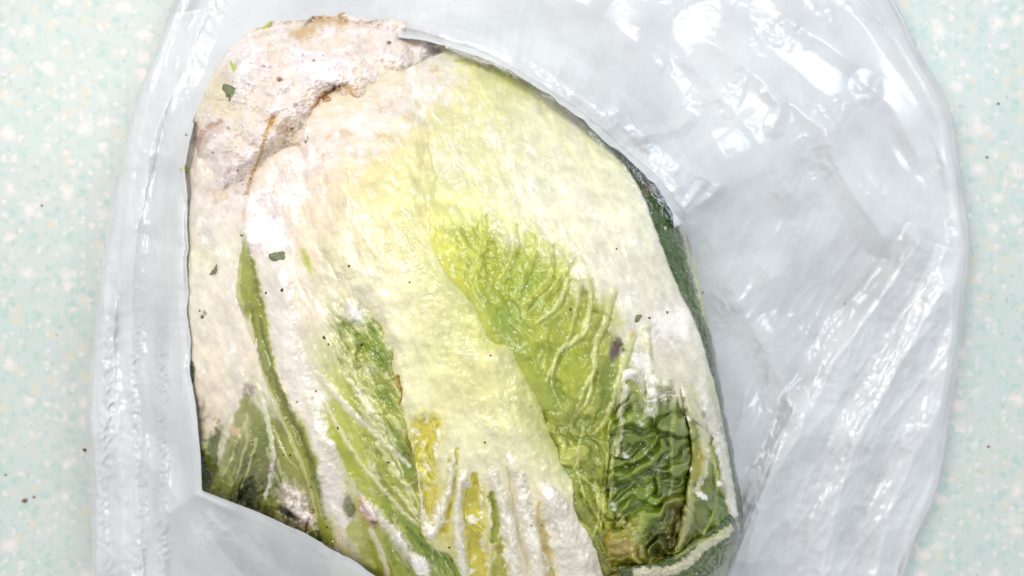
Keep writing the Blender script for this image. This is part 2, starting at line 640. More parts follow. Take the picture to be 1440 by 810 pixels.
cabbage = bpy.data.objects.new('napa_cabbage', None)
C.objects.link(cabbage)
cabbage['label'] = 'frozen napa cabbage head, yellow-white ribs and green leaves, lying in the open bag'
cabbage['category'] = 'cabbage'

# inner body: closed, down to the film it lies on
def build_core():
    nt_, nr = 260, 50
    cx, cy = 650, 470
    o = catmull(OUT + [OUT[0]], nt_ + 1)[:-1]
    rows, cols = [], []
    for i in range(nr):
        q = 0.02 + 0.965 * i / (nr - 1)
        px = cx + (o[:, 0] - cx) * q
        py = cy + (o[:, 1] - cy) * q
        rows.append(WP(px, py, base_z(px, py) - 0.007))
    for i in range(1, 20):
        q = 0.985 * math.cos(i / 19 * math.pi / 2 * 0.98)
        zz = (ZMID - 0.007) * (1 - math.sin(i / 19 * math.pi / 2)) + 0.004
        px = cx + (o[:, 0] - cx) * q
        py = cy + (o[:, 1] - cy) * q
        rows.append(WP(px, py, 0 * px + zz))
    V = np.stack(rows).reshape(-1, 3)
    F = grid_faces(len(rows), nt_, True)
    px = V[:, 0] / SC + 720
    py = 405 - V[:, 1] / SC
    st = fbm(px, py * 0.4, 30, 3, 9)
    col = s2l((176, 182, 110)) * (1 + 0.5 * st)[:, None]
    mesh_obj('inner_leaves', V, F, M_leaf, cabbage, {'frost': np.clip(st, 0, 1)}, np.clip(col, 0.01, 0.9))


build_core()


def puckers(s, px, py, mask, amp, seed, sc, ang, pale, dark):
    x, y = rot(px + fbm(px, py, 46, 2, seed + 1) * 24, py + fbm(px, py, 46, 2, seed + 2) * 24, ang)
    n = gn(x / (sc * 1.9), y / sc, seed + 3) * 1.3 + 0.45 * gn(x / sc, y / (sc * 0.55), seed + 4)
    r = 1 - np.clip(np.abs(n) * 1.5, 0, 1)                       # sharp valleys
    s.h += mask * amp * 1e-3 * (n * 0.55 - r ** 2 * 0.55)
    s.col += (s2l(pale) - s.col) * (mask * sm(n, 0.12, 0.7) * 0.6)[..., None]
    s.col += (s2l(dark) - s.col) * (mask * r ** 1.6 * 0.55)[..., None]


def savoy(s, px, py, mask, amp, seed, sc=26, ang=20, pale=(190, 205, 90), pop=0.5, dark=(60, 95, 20), dop=0.3):
    """puckered blade: raised net of small veins with sunk cells"""
    x, y = rot(px, py, ang)
    x = x + fbm(px, py, 40, 3, seed + 1) * 22
    y = y * 1.5 + fbm(px, py, 40, 3, seed + 2) * 22
    r = ridged(x, y, sc, 3, seed, 2.0)
    s.h += mask * (r - 0.45) * amp * 1e-3
    s.h += mask * fbm(px, py, sc * 1.6, 3, seed + 8) * amp * 1.1e-3
    k = (mask * np.clip(r * 1.6 - 0.7, 0, 1) * pop)[..., None]
    s.col += (s2l(pale) - s.col) * k
    k = (mask * sm(fbm(px, py, sc * 1.3, 4, seed + 12), 0.0, 0.45) * dop)[..., None]
    s.col += (s2l(dark) - s.col) * k


def streaks(s, px, py, mask, seed, amp=0.25, light=(246, 240, 236), op=0.5, sc=26):
    a, b = rot(px, py, 66)
    n = fbm(a * 0.5, b * 1.15, sc * 1.5, 4, seed, 0.6)
    s.h += mask * n * amp * 1e-3
    k = (mask * sm(n, 0.02, 0.45) * op)[..., None]
    s.col += (s2l(light) - s.col) * k
    s.frost = np.clip(s.frost + mask * sm(n, 0.1, 0.5) * 0.55, -1, 1)


WHITE = (232, 226, 214)
RIB = (230, 226, 200)

def root_rime(s, px, py):
    """rime and tan stains that creep from the root end on to the leaf bases"""
    d = dist_poly(px, py, [(262, 268), (300, 300), (378, 282), (430, 215), (520, 175), (604, 108)])[0]
    n = fbm(px, py, 20, 4, 1501, 0.65)
    k = sm(d + 60 * n, 66, 10)
    s.col += (s2l((238, 226, 220)) - s.col) * (k * 0.75)[..., None]
    s.frost = np.clip(s.frost + k * 0.35, -1, 1)
    s.h += k * (0.3 + n) * 0.7e-3
    k2 = sm(d, 50, 10) * sm(fbm(px, py, 26, 4, 1511, 0.6), 0.12, 0.4)
    s.col += (s2l((214, 176, 118)) - s.col) * (k2 * 0.55)[..., None]


BASE_TINT = [(500, 170, 232, 214, 178, 34), (560, 180, 226, 212, 158, 34), (620, 140, 222, 214, 152, 36), (690, 130, 222, 218, 156, 36), (660, 190, 228, 225, 172, 36),
             (740, 200, 231, 230, 190, 36), (600, 250, 228, 223, 158, 34), (530, 260, 233, 222, 160, 34), (680, 260, 231, 229, 176, 34), (760, 270, 234, 233, 205, 34), (620, 310, 226, 224, 146, 30)]


def base_tint(s, px, py):
    """the leaf bases share one pigment where they grow together"""
    k = sm(py, 340, 250) * sm(px, 460, 540) * sm(px, 860, 740) * 0.9
    s.col += (paint(px, py, BASE_TINT, 1.0, 4242) - s.col) * k[..., None]


# ---------------- right-hand outermost leaf (thin dark margin)
def dec_E(s, px, py):
    savoy(s, px, py, np.ones(px.shape), 1.2, 301, 14, 60, (130, 160, 60), 0.4, (40, 70, 15), 0.5)
    s.stroke([(938, 262), (962, 330), (972, 372), (984, 420)], (5, 2), (186, 172, 156), 0.8, 0.6, 0.5)
    s.stroke([(912, 262), (925, 268), (940, 276)], (7, 4), (150, 128, 118), 0.9, 0.6, 1.0, 0.3)
    s.blob(927, 266, 4, 3, 0, (50, 36, 28))
    s.blob(935, 320, 3, 2, 0, (220, 220, 190), frost=.6)


leaf('outer_leaf', [(840, 190), (880, 240), (906, 300), (925, 370), (948, 440), (975, 530), (995, 640), (1010, 740), (1000, 800)],
     [(872, 216), (925, 256), (962, 318), (979, 400), (1001, 480), (1016, 560), (1029, 630), (1042, 700), (1044, 750)],
     420, 60, [(920, 280, 62, 99, 26, 40), (945, 340, 54, 97, 18, 40), (975, 420, 71, 109, 29, 40), (1000, 500, 46, 81, 19, 40),
               (1020, 600, 31, 54, 16, 40), (1038, 720, 46, 74, 19, 40)], dec_E, -5.5, (1, 2.5), (10, 10), 4, 300,
     label='narrow dark green outer leaf showing along the right margin')

# ---------------- left outer leaf
def dec_C(s, px, py):
    m = sm(py, 620, 560)
    streaks(s, px, py, m, 401, 0.5, (240, 232, 228), 0.4, 24)
    root_rime(s, px, py)
    g = sm(py + (px - 330) * -0.9, 590, 640)
    puckers(s, px, py, g, 2.4, 413, 24, 100, (164, 172, 92), (56, 70, 24))
    savoy(s, px, py, g, 0.7, 411, 20, -20, (168, 176, 96), 0.35, (52, 66, 22), 0.4)
    a_, b_ = rot(px, py, 108)
    st = fbm(a_ * 0.3, b_ * 1.5, 16, 3, 477, 0.6)
    s.col += (s2l((54, 70, 20)) - s.col) * (g * sm(-st, 0.05, 0.45) * 0.6)[..., None]
    s.col += (s2l((168, 172, 86)) - s.col) * (g * sm(st, 0.12, 0.5) * 0.5)[..., None]
    s.stroke([(300, 300), (322, 430), (330, 560), (318, 650)], (14, 8), (226, 218, 208), 0.4, 0.9, 0.8)
    s.stroke([(262, 505), (268, 520), (266, 545)], (6, 3), (104, 128, 40), 0.95, 0.3, -1.0)
    s.stroke([(272, 560), (275, 580), (274, 592)], (3, 1), (90, 80, 55), 0.8, 0.5, -0.8)
    s.blob(300, 640, 11, 40, 8, (88, 106, 32), 0.9, 0.4, -1.2)
    s.stroke([(316, 610), (311, 640), (312, 668)], (6, 3), (214, 202, 178), 0.9, 0.4, 1.0, 0.2)
    s.stroke([(283, 640), (284, 700)], 5, (72, 92, 24), 0.8, 0.5, -1.0)
    s.stroke([(345, 560), (322, 640), (300, 700)], (6, 10), (138, 148, 60), 0.8, 0.4, 1.2)
    s.blob(348, 695, 12, 22, 10, (52, 68, 22), 0.9, 0.4, -2.2)
    s.blob(372, 640, 14, 34, -20, (104, 122, 42), 0.6, 0.5, -1)
    s.stroke([(356, 530), (372, 575), (382, 620), (384, 650), (374, 700)], (4, 2.5), (208, 208, 176), 0.9, 0.4, 1.3, 0.2)
    s.stroke([(384, 600), (402, 640), (420, 660)], (2.5, 1.5), (184, 186, 120), 0.8, 0.5, 1.0)
    r_ = np.random.default_rng(56)
    for k in range(9):
        x0, y0 = 322 + k * 13 + r_.uniform(-4, 4), 590 + k * 12 + r_.uniform(-8, 8)
        sg = -1 if k < 4 else 1
        ln = [(x0, y0), (x0 + sg * 8, y0 + 34), (x0 + sg * 22 + r_.uniform(-6, 6), y0 + 70)]
        s.stroke(ln, (2.4, 1.6, 0.5), (196, 198, 140), 0.6, 0.7, 0.6, 0.1, 2.0)
    s.blob(350, 548, 9, 9, 0, (142, 124, 114), 0.8, 0.5, 0, 0.3)
    s.blob(330, 606, 8, 6, 30, (214, 176, 142), 0.7)
    s.blob(382, 655, 8, 10, 0, (150, 120, 110), 0.6, 0.6, 0, 0.3)
    s.blob(412, 700, 22, 16, 30, (206, 186, 168), 0.9, 0.6, 1.2, 0.55)
    s.blob(425, 726, 26, 12, 30, (212, 190, 170), 0.8, 0.6, 1.0, 0.5)
    s.blob(406, 722, 16, 6, 32, (60, 68, 50), 0.95, 0.4, -1.5)
    s.stroke([(440, 718), (432, 735), (430, 748)], (2.5, 2), (120, 80, 40), 0.9, 0.5, -1)
    s.stroke([(445, 700), (452, 694)], 3, (130, 100, 50), 0.7)
    for x, y, r in ((262, 285, 3), (288, 440, 3), (284, 445, 3), (417, 702, 2), (400, 640, 2), (380, 662, 3)):
        s.blob(x, y, r, r, 0, (110, 76, 66), 0.8, 0.5)


leaf('left_leaf', [(285, 150), (258, 230), (254, 320), (252, 420), (256, 520), (266, 610), (276, 700), (310, 770), (380, 850)],
     [(380, 200), (372, 300), (376, 400), (392, 480), (420, 560), (446, 640), (470, 700), (490, 780), (530, 880)],
     520, 170, [(280, 240, 228, 210, 180, 40), (320, 260, 234, 218, 198, 35), (290, 340, 242, 234, 198, 35), (330, 400, 242, 226, 208, 30),
                (285, 440, 240, 230, 212, 30), (340, 480, 242, 230, 208, 30), (290, 540, 242, 226, 202, 35), (335, 530, 224, 214, 188, 25),
                (300, 600, 230, 210, 186, 22), (290, 660, 92, 110, 36, 20), (330, 660, 132, 146, 52, 26), (360, 600, 128, 150, 56, 18),
                (370, 640, 120, 138, 50, 22), (400, 680, 150, 158, 74, 20), (430, 650, 160, 166, 60, 20), (440, 700, 178, 168, 84, 18),
                (420, 720, 196, 180, 140, 16), (350, 720, 96, 112, 34, 24), (430, 780, 130, 140, 50, 40)],
     dec_C, -2.0, (0.8, 1), (22, 10), 5, 400, label='whitish left leaf, green and torn towards its tip')

# ---------------- second leaf from the left (white rib, green curled margin)
def dec_D(s, px, py):
    d, t, _ = dist_poly(px, py, [(345, 340), (368, 440), (384, 520), (420, 600), (452, 690), (470, 760)])
    rim = 1 - sm(d + s.jx * 0.3, 10, 20)
    streaks(s, px, py, 1 - rim, 501, 0.45, (242, 234, 228), 0.4, 22)
    root_rime(s, px, py)
    # green right half of the blade
    g = sm(px - (438 + (py - 400) * 0.28) + s.jx, 0, 16) * sm(py, 400, 460)
    puckers(s, px, py, g * 0.8, 1.7, 513, 24, 60, (206, 210, 138), (120, 148, 40))
    savoy(s, px, py, g, 0.6, 511, 20, 62, (206, 212, 140), 0.4, (118, 152, 40), 0.3)
    for x, y, rx, ry in ((530, 500, 12, 22), (522, 470, 9, 14), (545, 560, 9, 20), (555, 620, 12, 20), (570, 655, 13, 18), (505, 480, 6, 12), (486, 462, 7, 15)):
        s.blob(x, y, rx, ry, -28, (122, 160, 42), 0.75, 0.6, -0.5)
    s.blob(498, 440, 16, 10, 50, (214, 218, 216), 0.75, 0.7, 0.4, 0.6)
    s.blob(520, 520, 10, 8, 50, (206, 212, 190), 0.5, 0.7, 0.3, 0.5)
    a_, b_ = rot(px, py, 56)
    st = fbm(a_ * 0.22, b_ * 1.6, 14, 3, 577, 0.6)
    s.col += (s2l((216, 218, 156)) - s.col) * (g * sm(st, 0.08, 0.45) * 0.7)[..., None]
    s.col += (s2l((112, 142, 36)) - s.col) * (g * sm(-st, 0.12, 0.5) * 0.55)[..., None]
    s.h += g * st * 0.5e-3
    # white ribs
    s.stroke([(384, 380), (398, 460), (414, 520), (440, 590), (462, 660), (486, 730), (520, 800)], (24, 20, 17, 15, 13, 10), (234, 225, 212), 0.92, 0.5, 2.4, 0.1)
    s.stroke([(440, 520), (464, 545), (500, 585), (540, 622), (575, 655)], (5, 3), (220, 216, 190), 0.85, 0.5, 1.1, 0.3)
    s.stroke([(456, 470), (480, 520), (520, 570), (556, 620)], (3, 2), (214, 214, 168), 0.7, 0.6, 0.8, 0.2)
    s.stroke([(434, 560), (452, 610), (474, 645), (507, 688), (532, 728), (566, 762)], (9, 6, 7, 8, 5), (228, 222, 200), 0.9, 0.5, 1.4, 0.1)
    s.stroke([(452, 560), (500, 640), (540, 690), (590, 742)], (3, 2.5), (214, 212, 168), 0.8, 0.5, 1.0, 0.2)
    s.stroke([(466, 608), (486, 640), (512, 690), (528, 706)], (7, 11, 4), (168, 188, 58), 0.85, 0.5, -0.6)
    s.stroke([(540, 706), (575, 740), (612, 770), (640, 800)], (5, 12), (140, 172, 40), 0.9, 0.5, -0.2)
    s.stroke([(572, 742), (600, 770), (630, 790)], (3, 3), (96, 132, 26), 0.7, 0.5, -0.9)
    r_ = np.random.default_rng(55)
    for k in range(13):
        x0, y0 = 452 + k * 9.5 + r_.uniform(-4, 4), 450 + k * 21 + r_.uniform(-6, 6)
        ln = [(x0, y0), (x0 + 26, y0 + 30 + r_.uniform(-6, 6)), (x0 + 48 + r_.uniform(-6, 6), y0 + 72), (x0 + 60 + r_.uniform(-8, 8), y0 + 104)]
        s.stroke(ln, (2.8, 2.0, 1.2, 0.5), (218, 220, 160), 0.65, 0.7, 0.6, 0.1, 2.0)
    # left margin: green curled blade edge
    s.stroke([(342, 335), (346, 380), (352, 430)], (5, 13, 20), (158, 172, 62), 0.95, 0.35, 1.6, -0.4)
    s.stroke([(352, 400), (366, 450), (378, 520), (408, 590), (436, 650), (452, 720), (458, 760)], (12, 9, 9, 11, 13, 10), (154, 168, 56), 0.95, 0.35, 1.0, -0.5)
    s.stroke([(355, 440), (368, 505), (398, 570), (424, 622), (440, 665), (452, 700)], (3.4, 4.6, 3.6), (118, 130, 40), 0.5, 0.9, -1.1, -0.3, 1, 'soft')
    s.stroke([(352, 440), (360, 500), (378, 560), (396, 600)], (2, 2), (196, 200, 120), 0.8, 0.5, 0.6)
    s.stroke([(349, 350), (360, 400), (368, 432)], (2, 3), (100, 118, 34), 0.6, 0.9, -0.5, 0, 1.5)
    s.stroke([(339, 372), (336, 410), (342, 434)], (2, 2), (206, 210, 130), 0.6, 0.8, 0.4)
    s.stroke([(366, 450), (382, 520), (412, 588), (440, 652), (458, 730)], (2.5, 3.5, 3), (92, 108, 30), 0.65, 0.8, -0.5, 0, 1.2)  # soft shading of the curl painted on in dark olive
    s.stroke([(352, 446), (362, 500), (384, 560), (408, 612), (430, 668), (446, 726)], (1.4, 1.8, 1.4), (206, 206, 142), 0.7, 0.6, 0.5)
    s.blob(352, 436, 12, 5, 10, (120, 134, 44), 0.5, 0.8, -0.6)
    s.blob(345, 290, 18, 22, 20, (234, 222, 224), 0.85, 0.6, 0.8, 0.8)
    s.blob(372, 330, 28, 24, 20, (226, 214, 216), 0.8, 0.6, 0.6, 0.9)
    s.blob(432, 368, 5, 20, -20, (184, 198, 76), 0.85, 0.6)
    s.blob(545, 428, 17, 9, -35, (182, 196, 66), 0.9, 0.5, 0.3)
    # lower-left pale flap with brown and green scraps frozen in
    s.blob(462, 690, 12, 40, -8, (226, 216, 206), 0.8, 0.5, 0.6, 0.4)
    s.blob(518, 722, 22, 9, 55, (196, 154, 132), 0.95, 0.5, 1.4, 0.5)
    s.blob(514, 718, 7, 4, 40, (112, 66, 48), 0.9, 0.5)
    s.blob(525, 735, 6, 4, 20, (128, 80, 58), 0.8, 0.5)
    s.blob(490, 712, 8, 16, -10, (126, 134, 98), 0.9, 0.4, 0.2)
    s.stroke([(500, 745), (520, 775), (535, 810)], (14, 22), (166, 170, 62), 0.85, 0.4, -1.2)
    s.stroke([(520, 745), (535, 775), (545, 812)], (4, 4), (216, 210, 176), 0.9, 0.4, 1.2, 0.3)
    s.stroke([(544, 760), (556, 790), (562, 815)], (5, 4), (148, 172, 44), 0.9, 0.4, -0.8)
    s.stroke([(560, 757), (575, 780), (600, 812)], (9, 7), (222, 216, 200), 0.8, 0.6, 1.0, 0.25)
    s.blob(590, 795, 14, 10, 30, (212, 206, 200), 0.9, 0.6, 0.8, 0.8)


leaf('rib_leaf', [(372, 190), (350, 270), (340, 340), (332, 400), (338, 436), (360, 500), (384, 570), (408, 625), (436, 700), (452, 760), (470, 830), (500, 900)],
     [(520, 190), (520, 280), (540, 380), (580, 470), (612, 550), (635, 620), (650, 680), (662, 740), (670, 790), (680, 860), (700, 930)],
     560, 220, [(400, 250, 240, 220, 190, 35), (380, 320, 238, 222, 210, 28), (440, 300, 240, 224, 188, 35), (400, 420, 234, 218, 198, 28),
                (450, 400, 236, 226, 192, 24), (480, 420, 230, 222, 182, 20), (420, 500, 236, 224, 202, 24), (460, 500, 200, 206, 140, 20),
                (500, 520, 186, 198, 100, 24), (530, 490, 158, 184, 66, 20), (520, 570, 190, 200, 100, 22), (550, 600, 168, 188, 70, 22),
                (500, 620, 188, 196, 90, 22), (545, 660, 180, 192, 80, 22), (580, 650, 166, 182, 70, 18), (590, 700, 196, 196, 80, 20),
                (560, 720, 176, 186, 64, 20), (520, 760, 176, 178, 76, 22), (480, 760, 226, 210, 172, 20), (600, 760, 140, 168, 46, 22),
                (600, 620, 196, 178, 56, 18), (560, 545, 190, 160, 60, 10)],
     dec_D, -0.6, (2.2, 0.5), (14, 10), 4, 500,
     sink=lambda px, py, v, dl, dr: -3.0 * sm(dr, 30, 0) - 6 * sm(py, 225, 185),
      label='second leaf from the left, white ribs fanning into green blade')

# ---------------- right leaf
def dec_B(s, px, py):
    base_tint(s, px, py)
    root_rime(s, px, py)
    d0 = (px - 620) * 0.5 - (py - 300)
    fk = sm(fbm(*rot(px, py, 48)[:1], rot(px, py, 48)[1] * 1.7, 13, 3, 690, 0.6), 0.16, 0.42) * sm(dist_poly(px, py, [(640, 180), (800, 330)])[0], 110, 30)
    s.col += (s2l((246, 243, 228)) - s.col) * (fk * 0.7)[..., None]
    s.h += fk * 0.25e-3
    s.frost = np.clip(s.frost + fk * 0.4, -1, 1)
    up = sm(-d0, 40, -10)
    streaks(s, px, py, np.clip(up, 0, 1) * 0.9, 601, 0.5, (244, 240, 228), 0.5, 24)
    # blade, lime in the upper left to green
    wx = px + s.jx * 1.2
    wy = py + s.jy * 1.2
    edge_top = np.interp(wx, [600, 640, 700, 760, 810, 850, 880, 930], [300, 306, 320, 352, 384, 420, 480, 500])
    ea = np.interp(wy, [290, 320, 385, 430, 478, 540, 607, 660], [606, 608, 628, 664, 690, 746, 770, 780])
    g = sm(wy - edge_top, -6, 22) * sm(wx, 940, 875) * sm(wx - ea, -4, 34)
    fd = sm(wx - ea, 34, -8) * sm(wy, 280, 330) * sm(wy, 640, 560)
    puckers(s, px, py, g * 0.75, 1.5, 613, 30, 62, (206, 214, 98), (142, 172, 42))
    savoy(s, px, py, g * 0.85, 0.5, 611, 24, 75, (208, 214, 92), 0.25, (132, 172, 44), 0.25)
    for x, y, rx, ry, a, c in ((735, 390, 22, 30, 20, (146, 184, 48)), (716, 440, 16, 30, 15, (166, 194, 96)), (700, 395, 14, 30, -10, (172, 194, 50)),
                               (770, 400, 16, 34, 20, (168, 192, 56)), (690, 350, 10, 34, 15, (178, 192, 46)), (742, 345, 8, 20, 15, (184, 200, 62)), (668, 330, 12, 24, 30, (190, 200, 60)),
                               (708, 455, 14, 18, 30, (150, 186, 70)), (800, 520, 22, 30, 20, (160, 184, 50)), (765, 560, 14, 22, 10, (150, 184, 80)),
                               (845, 470, 9, 40, 12, (140, 160, 36)), (822, 440, 7, 34, 12, (168, 180, 50)), (852, 530, 12, 40, 12, (126, 148, 44))):
        s.blob(x, y, rx, ry, a, c, 0.7, 0.7, -0.35)
    a_, b_ = rot(px, py, 80)
    st = fbm(a_ * 0.3, b_ * 1.5, 20, 3, 677, 0.6)
    s.col += (s2l((138, 172, 34)) - s.col) * (g * sm(-st, 0.05, 0.5) * 0.55)[..., None]
    s.col += (s2l((206, 212, 84)) - s.col) * (g * sm(st, 0.1, 0.5) * 0.4)[..., None]
    # soft bulges between side veins of the lime part
    for line in ([(640, 318), (660, 350), (692, 362)], [(676, 300), (676, 345), (664, 392)], [(718, 312), (722, 350), (700, 400)],
                 [(745, 330), (745, 365), (722, 420)], [(770, 342), (770, 390), (735, 430)], [(800, 360), (780, 400), (760, 420)]):
        s.stroke(line, (3, 2), (206, 212, 110), 0.45, 0.8, 0.9)
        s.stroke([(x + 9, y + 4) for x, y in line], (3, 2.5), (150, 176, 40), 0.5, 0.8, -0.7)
    V = [([(796, 392), (792, 412), (780, 434), (754, 453)], (3, 4.5, 1.5), 1.2),
         ([(815, 392), (810, 430), (800, 470), (780, 505)], (3, 2, 0.6), 0.8),
         ([(828, 390), (829, 430), (820, 468), (800, 484), (785, 496), (768, 536)], (4, 6, 5, 2), 1.6),
         ([(862, 410), (850, 455), (838, 484), (834, 522), (820, 552), (806, 590)], (8, 6, 6, 3, 1), 1.7),
         ([(890, 470), (876, 515), (868, 545), (852, 590), (836, 612)], (9, 7, 6, 2), 1.9),
         ([(908, 460), (912, 510), (913, 545), (912, 580)], (9, 6, 6), 1.5),
         ([(834, 522), (826, 560), (800, 600), (790, 640)], (2.5, 1.6, 0.5), 0.7),
         ([(780, 505), (776, 540), (790, 575)], (1.8, 0.6), 0.6)]
    for line, w, h in V:
        s.stroke(line, tuple(q * 0.7 for q in w), (216, 218, 146), 0.75, 0.7, h * 0.45, 0.1, 0.9)
        s.stroke([(x + 6, y + 3) for x, y in line], (2.5, 2.5), (140, 156, 40), 0.4, 0.8, -0.5, 0, 0.6)  # darker side of each vein: shade painted into the colour, slightly sunk
    s.blob(866, 492, 8, 14, 20, (112, 92, 86), 0.95, 0.4, -0.8, -0.2)
    s.blob(889, 471, 5, 6, 0, (214, 190, 120), 0.8)
    s.blob(905, 510, 20, 14, 60, (204, 210, 200), 0.6, 0.8, 0.3, 0.9)
    s.blob(940, 460, 34, 30, 50, (242, 232, 226), 0.5, 0.8, 0.2, 0.8)
    # green upper-right margin
    s.stroke([(640, 84), (707, 100), (750, 120), (790, 142), (830, 177), (873, 222), (907, 268), (930, 330)], (2, 5, 4, 5, 6, 4, 3, 2), (158, 178, 60), 0.7, 0.6, 0, -0.3)
    s.stroke([(700, 108), (745, 120), (790, 144)], (6, 10, 3), (190, 200, 74), 0.5, 0.8)
    s.stroke([(835, 190), (850, 215)], (10, 6), (206, 208, 120), 0.4, 0.8)
    s.col += (s2l((214, 216, 104)) - s.col) * (fd * 0.45)[..., None]
    # lower lime network
    m2 = sm(wx, 875, 840) * sm(py, 540, 600)
    puckers(s, px, py, m2, 1.8, 643, 22, 60, (196, 204, 110), (112, 136, 34))
    savoy(s, px, py, m2, 0.5, 641, 18, 20, (198, 206, 112), 0.4, (110, 140, 36), 0.3)
    for line in ([(858, 590), (855, 640), (850, 700), (846, 740)], [(820, 600), (812, 650), (822, 700)], [(808, 660), (830, 680), (850, 690)],
                 [(832, 760), (842, 730), (838, 690)], [(800, 620), (815, 640), (805, 660)]):
        s.stroke(line, (2, 1.5), (200, 206, 120), 0.75, 0.5, 0.8)


leaf('right_leaf', [(520, 120), (530, 200), (540, 300), (570, 400), (620, 470), (680, 530), (736, 600), (776, 680), (800, 740), (830, 810), (850, 900)],
     [(640, 66), (720, 94), (800, 144), (866, 214), (903, 272), (929, 342), (955, 408), (984, 470), (1002, 540), (1018, 620), (1028, 700), (1030, 760), (1010, 860)],
     600, 300, [(620, 130, 219, 212, 146, 40), (700, 140, 217, 218, 150, 40), (660, 200, 233, 228, 162, 40), (760, 180, 231, 230, 170, 40), (740, 240, 240, 233, 202, 40),
                (820, 240, 238, 236, 190, 40), (640, 250, 223, 222, 146, 40), (700, 280, 233, 230, 166, 32), (800, 310, 240, 236, 202, 40), (870, 300, 238, 235, 207, 40),
                (630, 320, 216, 218, 104, 26), (680, 340, 192, 204, 62, 26), (650, 370, 204, 210, 78, 22), (730, 370, 176, 198, 58, 26), (780, 390, 186, 202, 76, 24),
                (710, 430, 166, 192, 66, 24), (760, 430, 190, 204, 92, 24), (860, 380, 238, 232, 204, 30), (900, 420, 238, 232, 210, 34), (930, 360, 234, 230, 204, 30),
                (960, 480, 236, 228, 208, 28), (940, 520, 232, 226, 200, 24), (990, 560, 230, 224, 198, 22), (800, 470, 176, 192, 60, 24), (840, 440, 180, 188, 66, 18),
                (780, 540, 160, 188, 66, 24), (830, 530, 152, 172, 48, 24), (800, 600, 158, 182, 62, 24), (830, 600, 152, 170, 56, 20), (870, 560, 120, 144, 40, 18),
                (830, 680, 158, 174, 66, 24), (830, 750, 164, 174, 74, 24), (860, 780, 150, 140, 70, 24), (1000, 640, 150, 160, 70, 30), (1000, 760, 110, 140, 50, 40)],
     dec_B, 0.8, (0.5, 3.2), (20, 14), 3, 600,
     sink=lambda px, py, v, dl, dr: -4.0 * sm(dl, 62, 5) * sm(py, 720, 560) - 5.0 * sm(px, 860, 874) * sm(px, 985, 955) * sm(py, 560, 620),
      label='right leaf with broad white rib and lime green blade')

# ---------------- dark puckered leaf at lower right
def dec_F(s, px, py):
    puckers(s, px, py, np.ones(px.shape), 5.0, 703, 22, -32, (150, 172, 74), (62, 84, 14))
    s.h += fbm(px, py, 9, 2, 717) * 0.35e-3
    r_ = np.random.default_rng(44)
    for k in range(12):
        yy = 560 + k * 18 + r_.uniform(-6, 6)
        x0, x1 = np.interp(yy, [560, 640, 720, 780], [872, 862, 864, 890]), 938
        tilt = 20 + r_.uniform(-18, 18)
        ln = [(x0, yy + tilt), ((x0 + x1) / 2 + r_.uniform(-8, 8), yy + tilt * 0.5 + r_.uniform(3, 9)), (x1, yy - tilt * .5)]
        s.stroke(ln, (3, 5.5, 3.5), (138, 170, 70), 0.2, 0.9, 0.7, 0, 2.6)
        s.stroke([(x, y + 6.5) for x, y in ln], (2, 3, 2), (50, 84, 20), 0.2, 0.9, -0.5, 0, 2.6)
    for k in range(9):
        yy = 540 + k * 21
        ln = [(949, yy + 4), (957, yy - 2), (968, yy - 14)]
        s.stroke(ln, (3, 4, 2), (126, 150, 66), 0.5, 0.8, 2.0, 0, 1.2)
    s.stroke([(884, 500), (876, 560), (874, 600), (868, 640)], (5, 2), (196, 200, 158), 0.85, 0.4, 1.4, 0.3)
    s.stroke([(914, 500), (915, 560), (915, 582)], (6, 5, 7), (190, 196, 160), 0.9, 0.5, 1.4, 0.6)
    s.stroke([(950, 560), (944, 620), (945, 680), (938, 720)], (3, 2), (160, 178, 104), 0.75, 0.5, 1.4)
    s.stroke([(872, 600), (862, 640), (858, 700)], (3, 3), (176, 190, 110), 0.7, 0.5, 0.8)
    s.stroke([(858, 640), (852, 662), (856, 700)], (2.5, 2), (40, 44, 20), 0.8, 0.5, -2)  # dark crevice between leaves, its shade painted in as well as carved
    s.stroke([(870, 725), (892, 750), (905, 772)], (4, 4), (190, 196, 126), 0.6, 0.5, 1.0)
    s.stroke([(905, 720), (900, 745), (912, 765)], (3, 3), (168, 184, 96), 0.7, 0.5, 1.0)
    wf = sm(py + fbm(px, py * 0.18, 9, 3, 771) * 55, 590, 512)
    s.col += (s2l((228, 226, 206)) - s.col) * (wf * 0.9)[..., None]
    s.frost = np.clip(s.frost + wf * 0.5, -1, 1)
    s.blob(882, 770, 28, 14, 15, (178, 160, 82), 0.85, 0.7, 0.8, 0.2)
    s.blob(880, 775, 12, 6, 15, (206, 184, 124), 0.7, 0.7)
    s.blob(950, 730, 18, 30, 0, (108, 92, 40), 0.7, 0.7, -0.8)
    s.blob(925, 765, 16, 22, -10, (38, 70, 18), 0.7, 0.7, -2)
    for x, y, rx, ry in ((880, 640, 8, 5), (932, 560, 8, 4), (926, 660, 8, 5), (862, 712, 6, 6), (900, 600, 6, 4), (912, 640, 9, 3)):
        s.blob(x, y, rx, ry, 40, (190, 204, 180), 0.35, 0.9, 0.0, 0.6, 2.0)  # pale dabs painted as wet glints, with a little frost


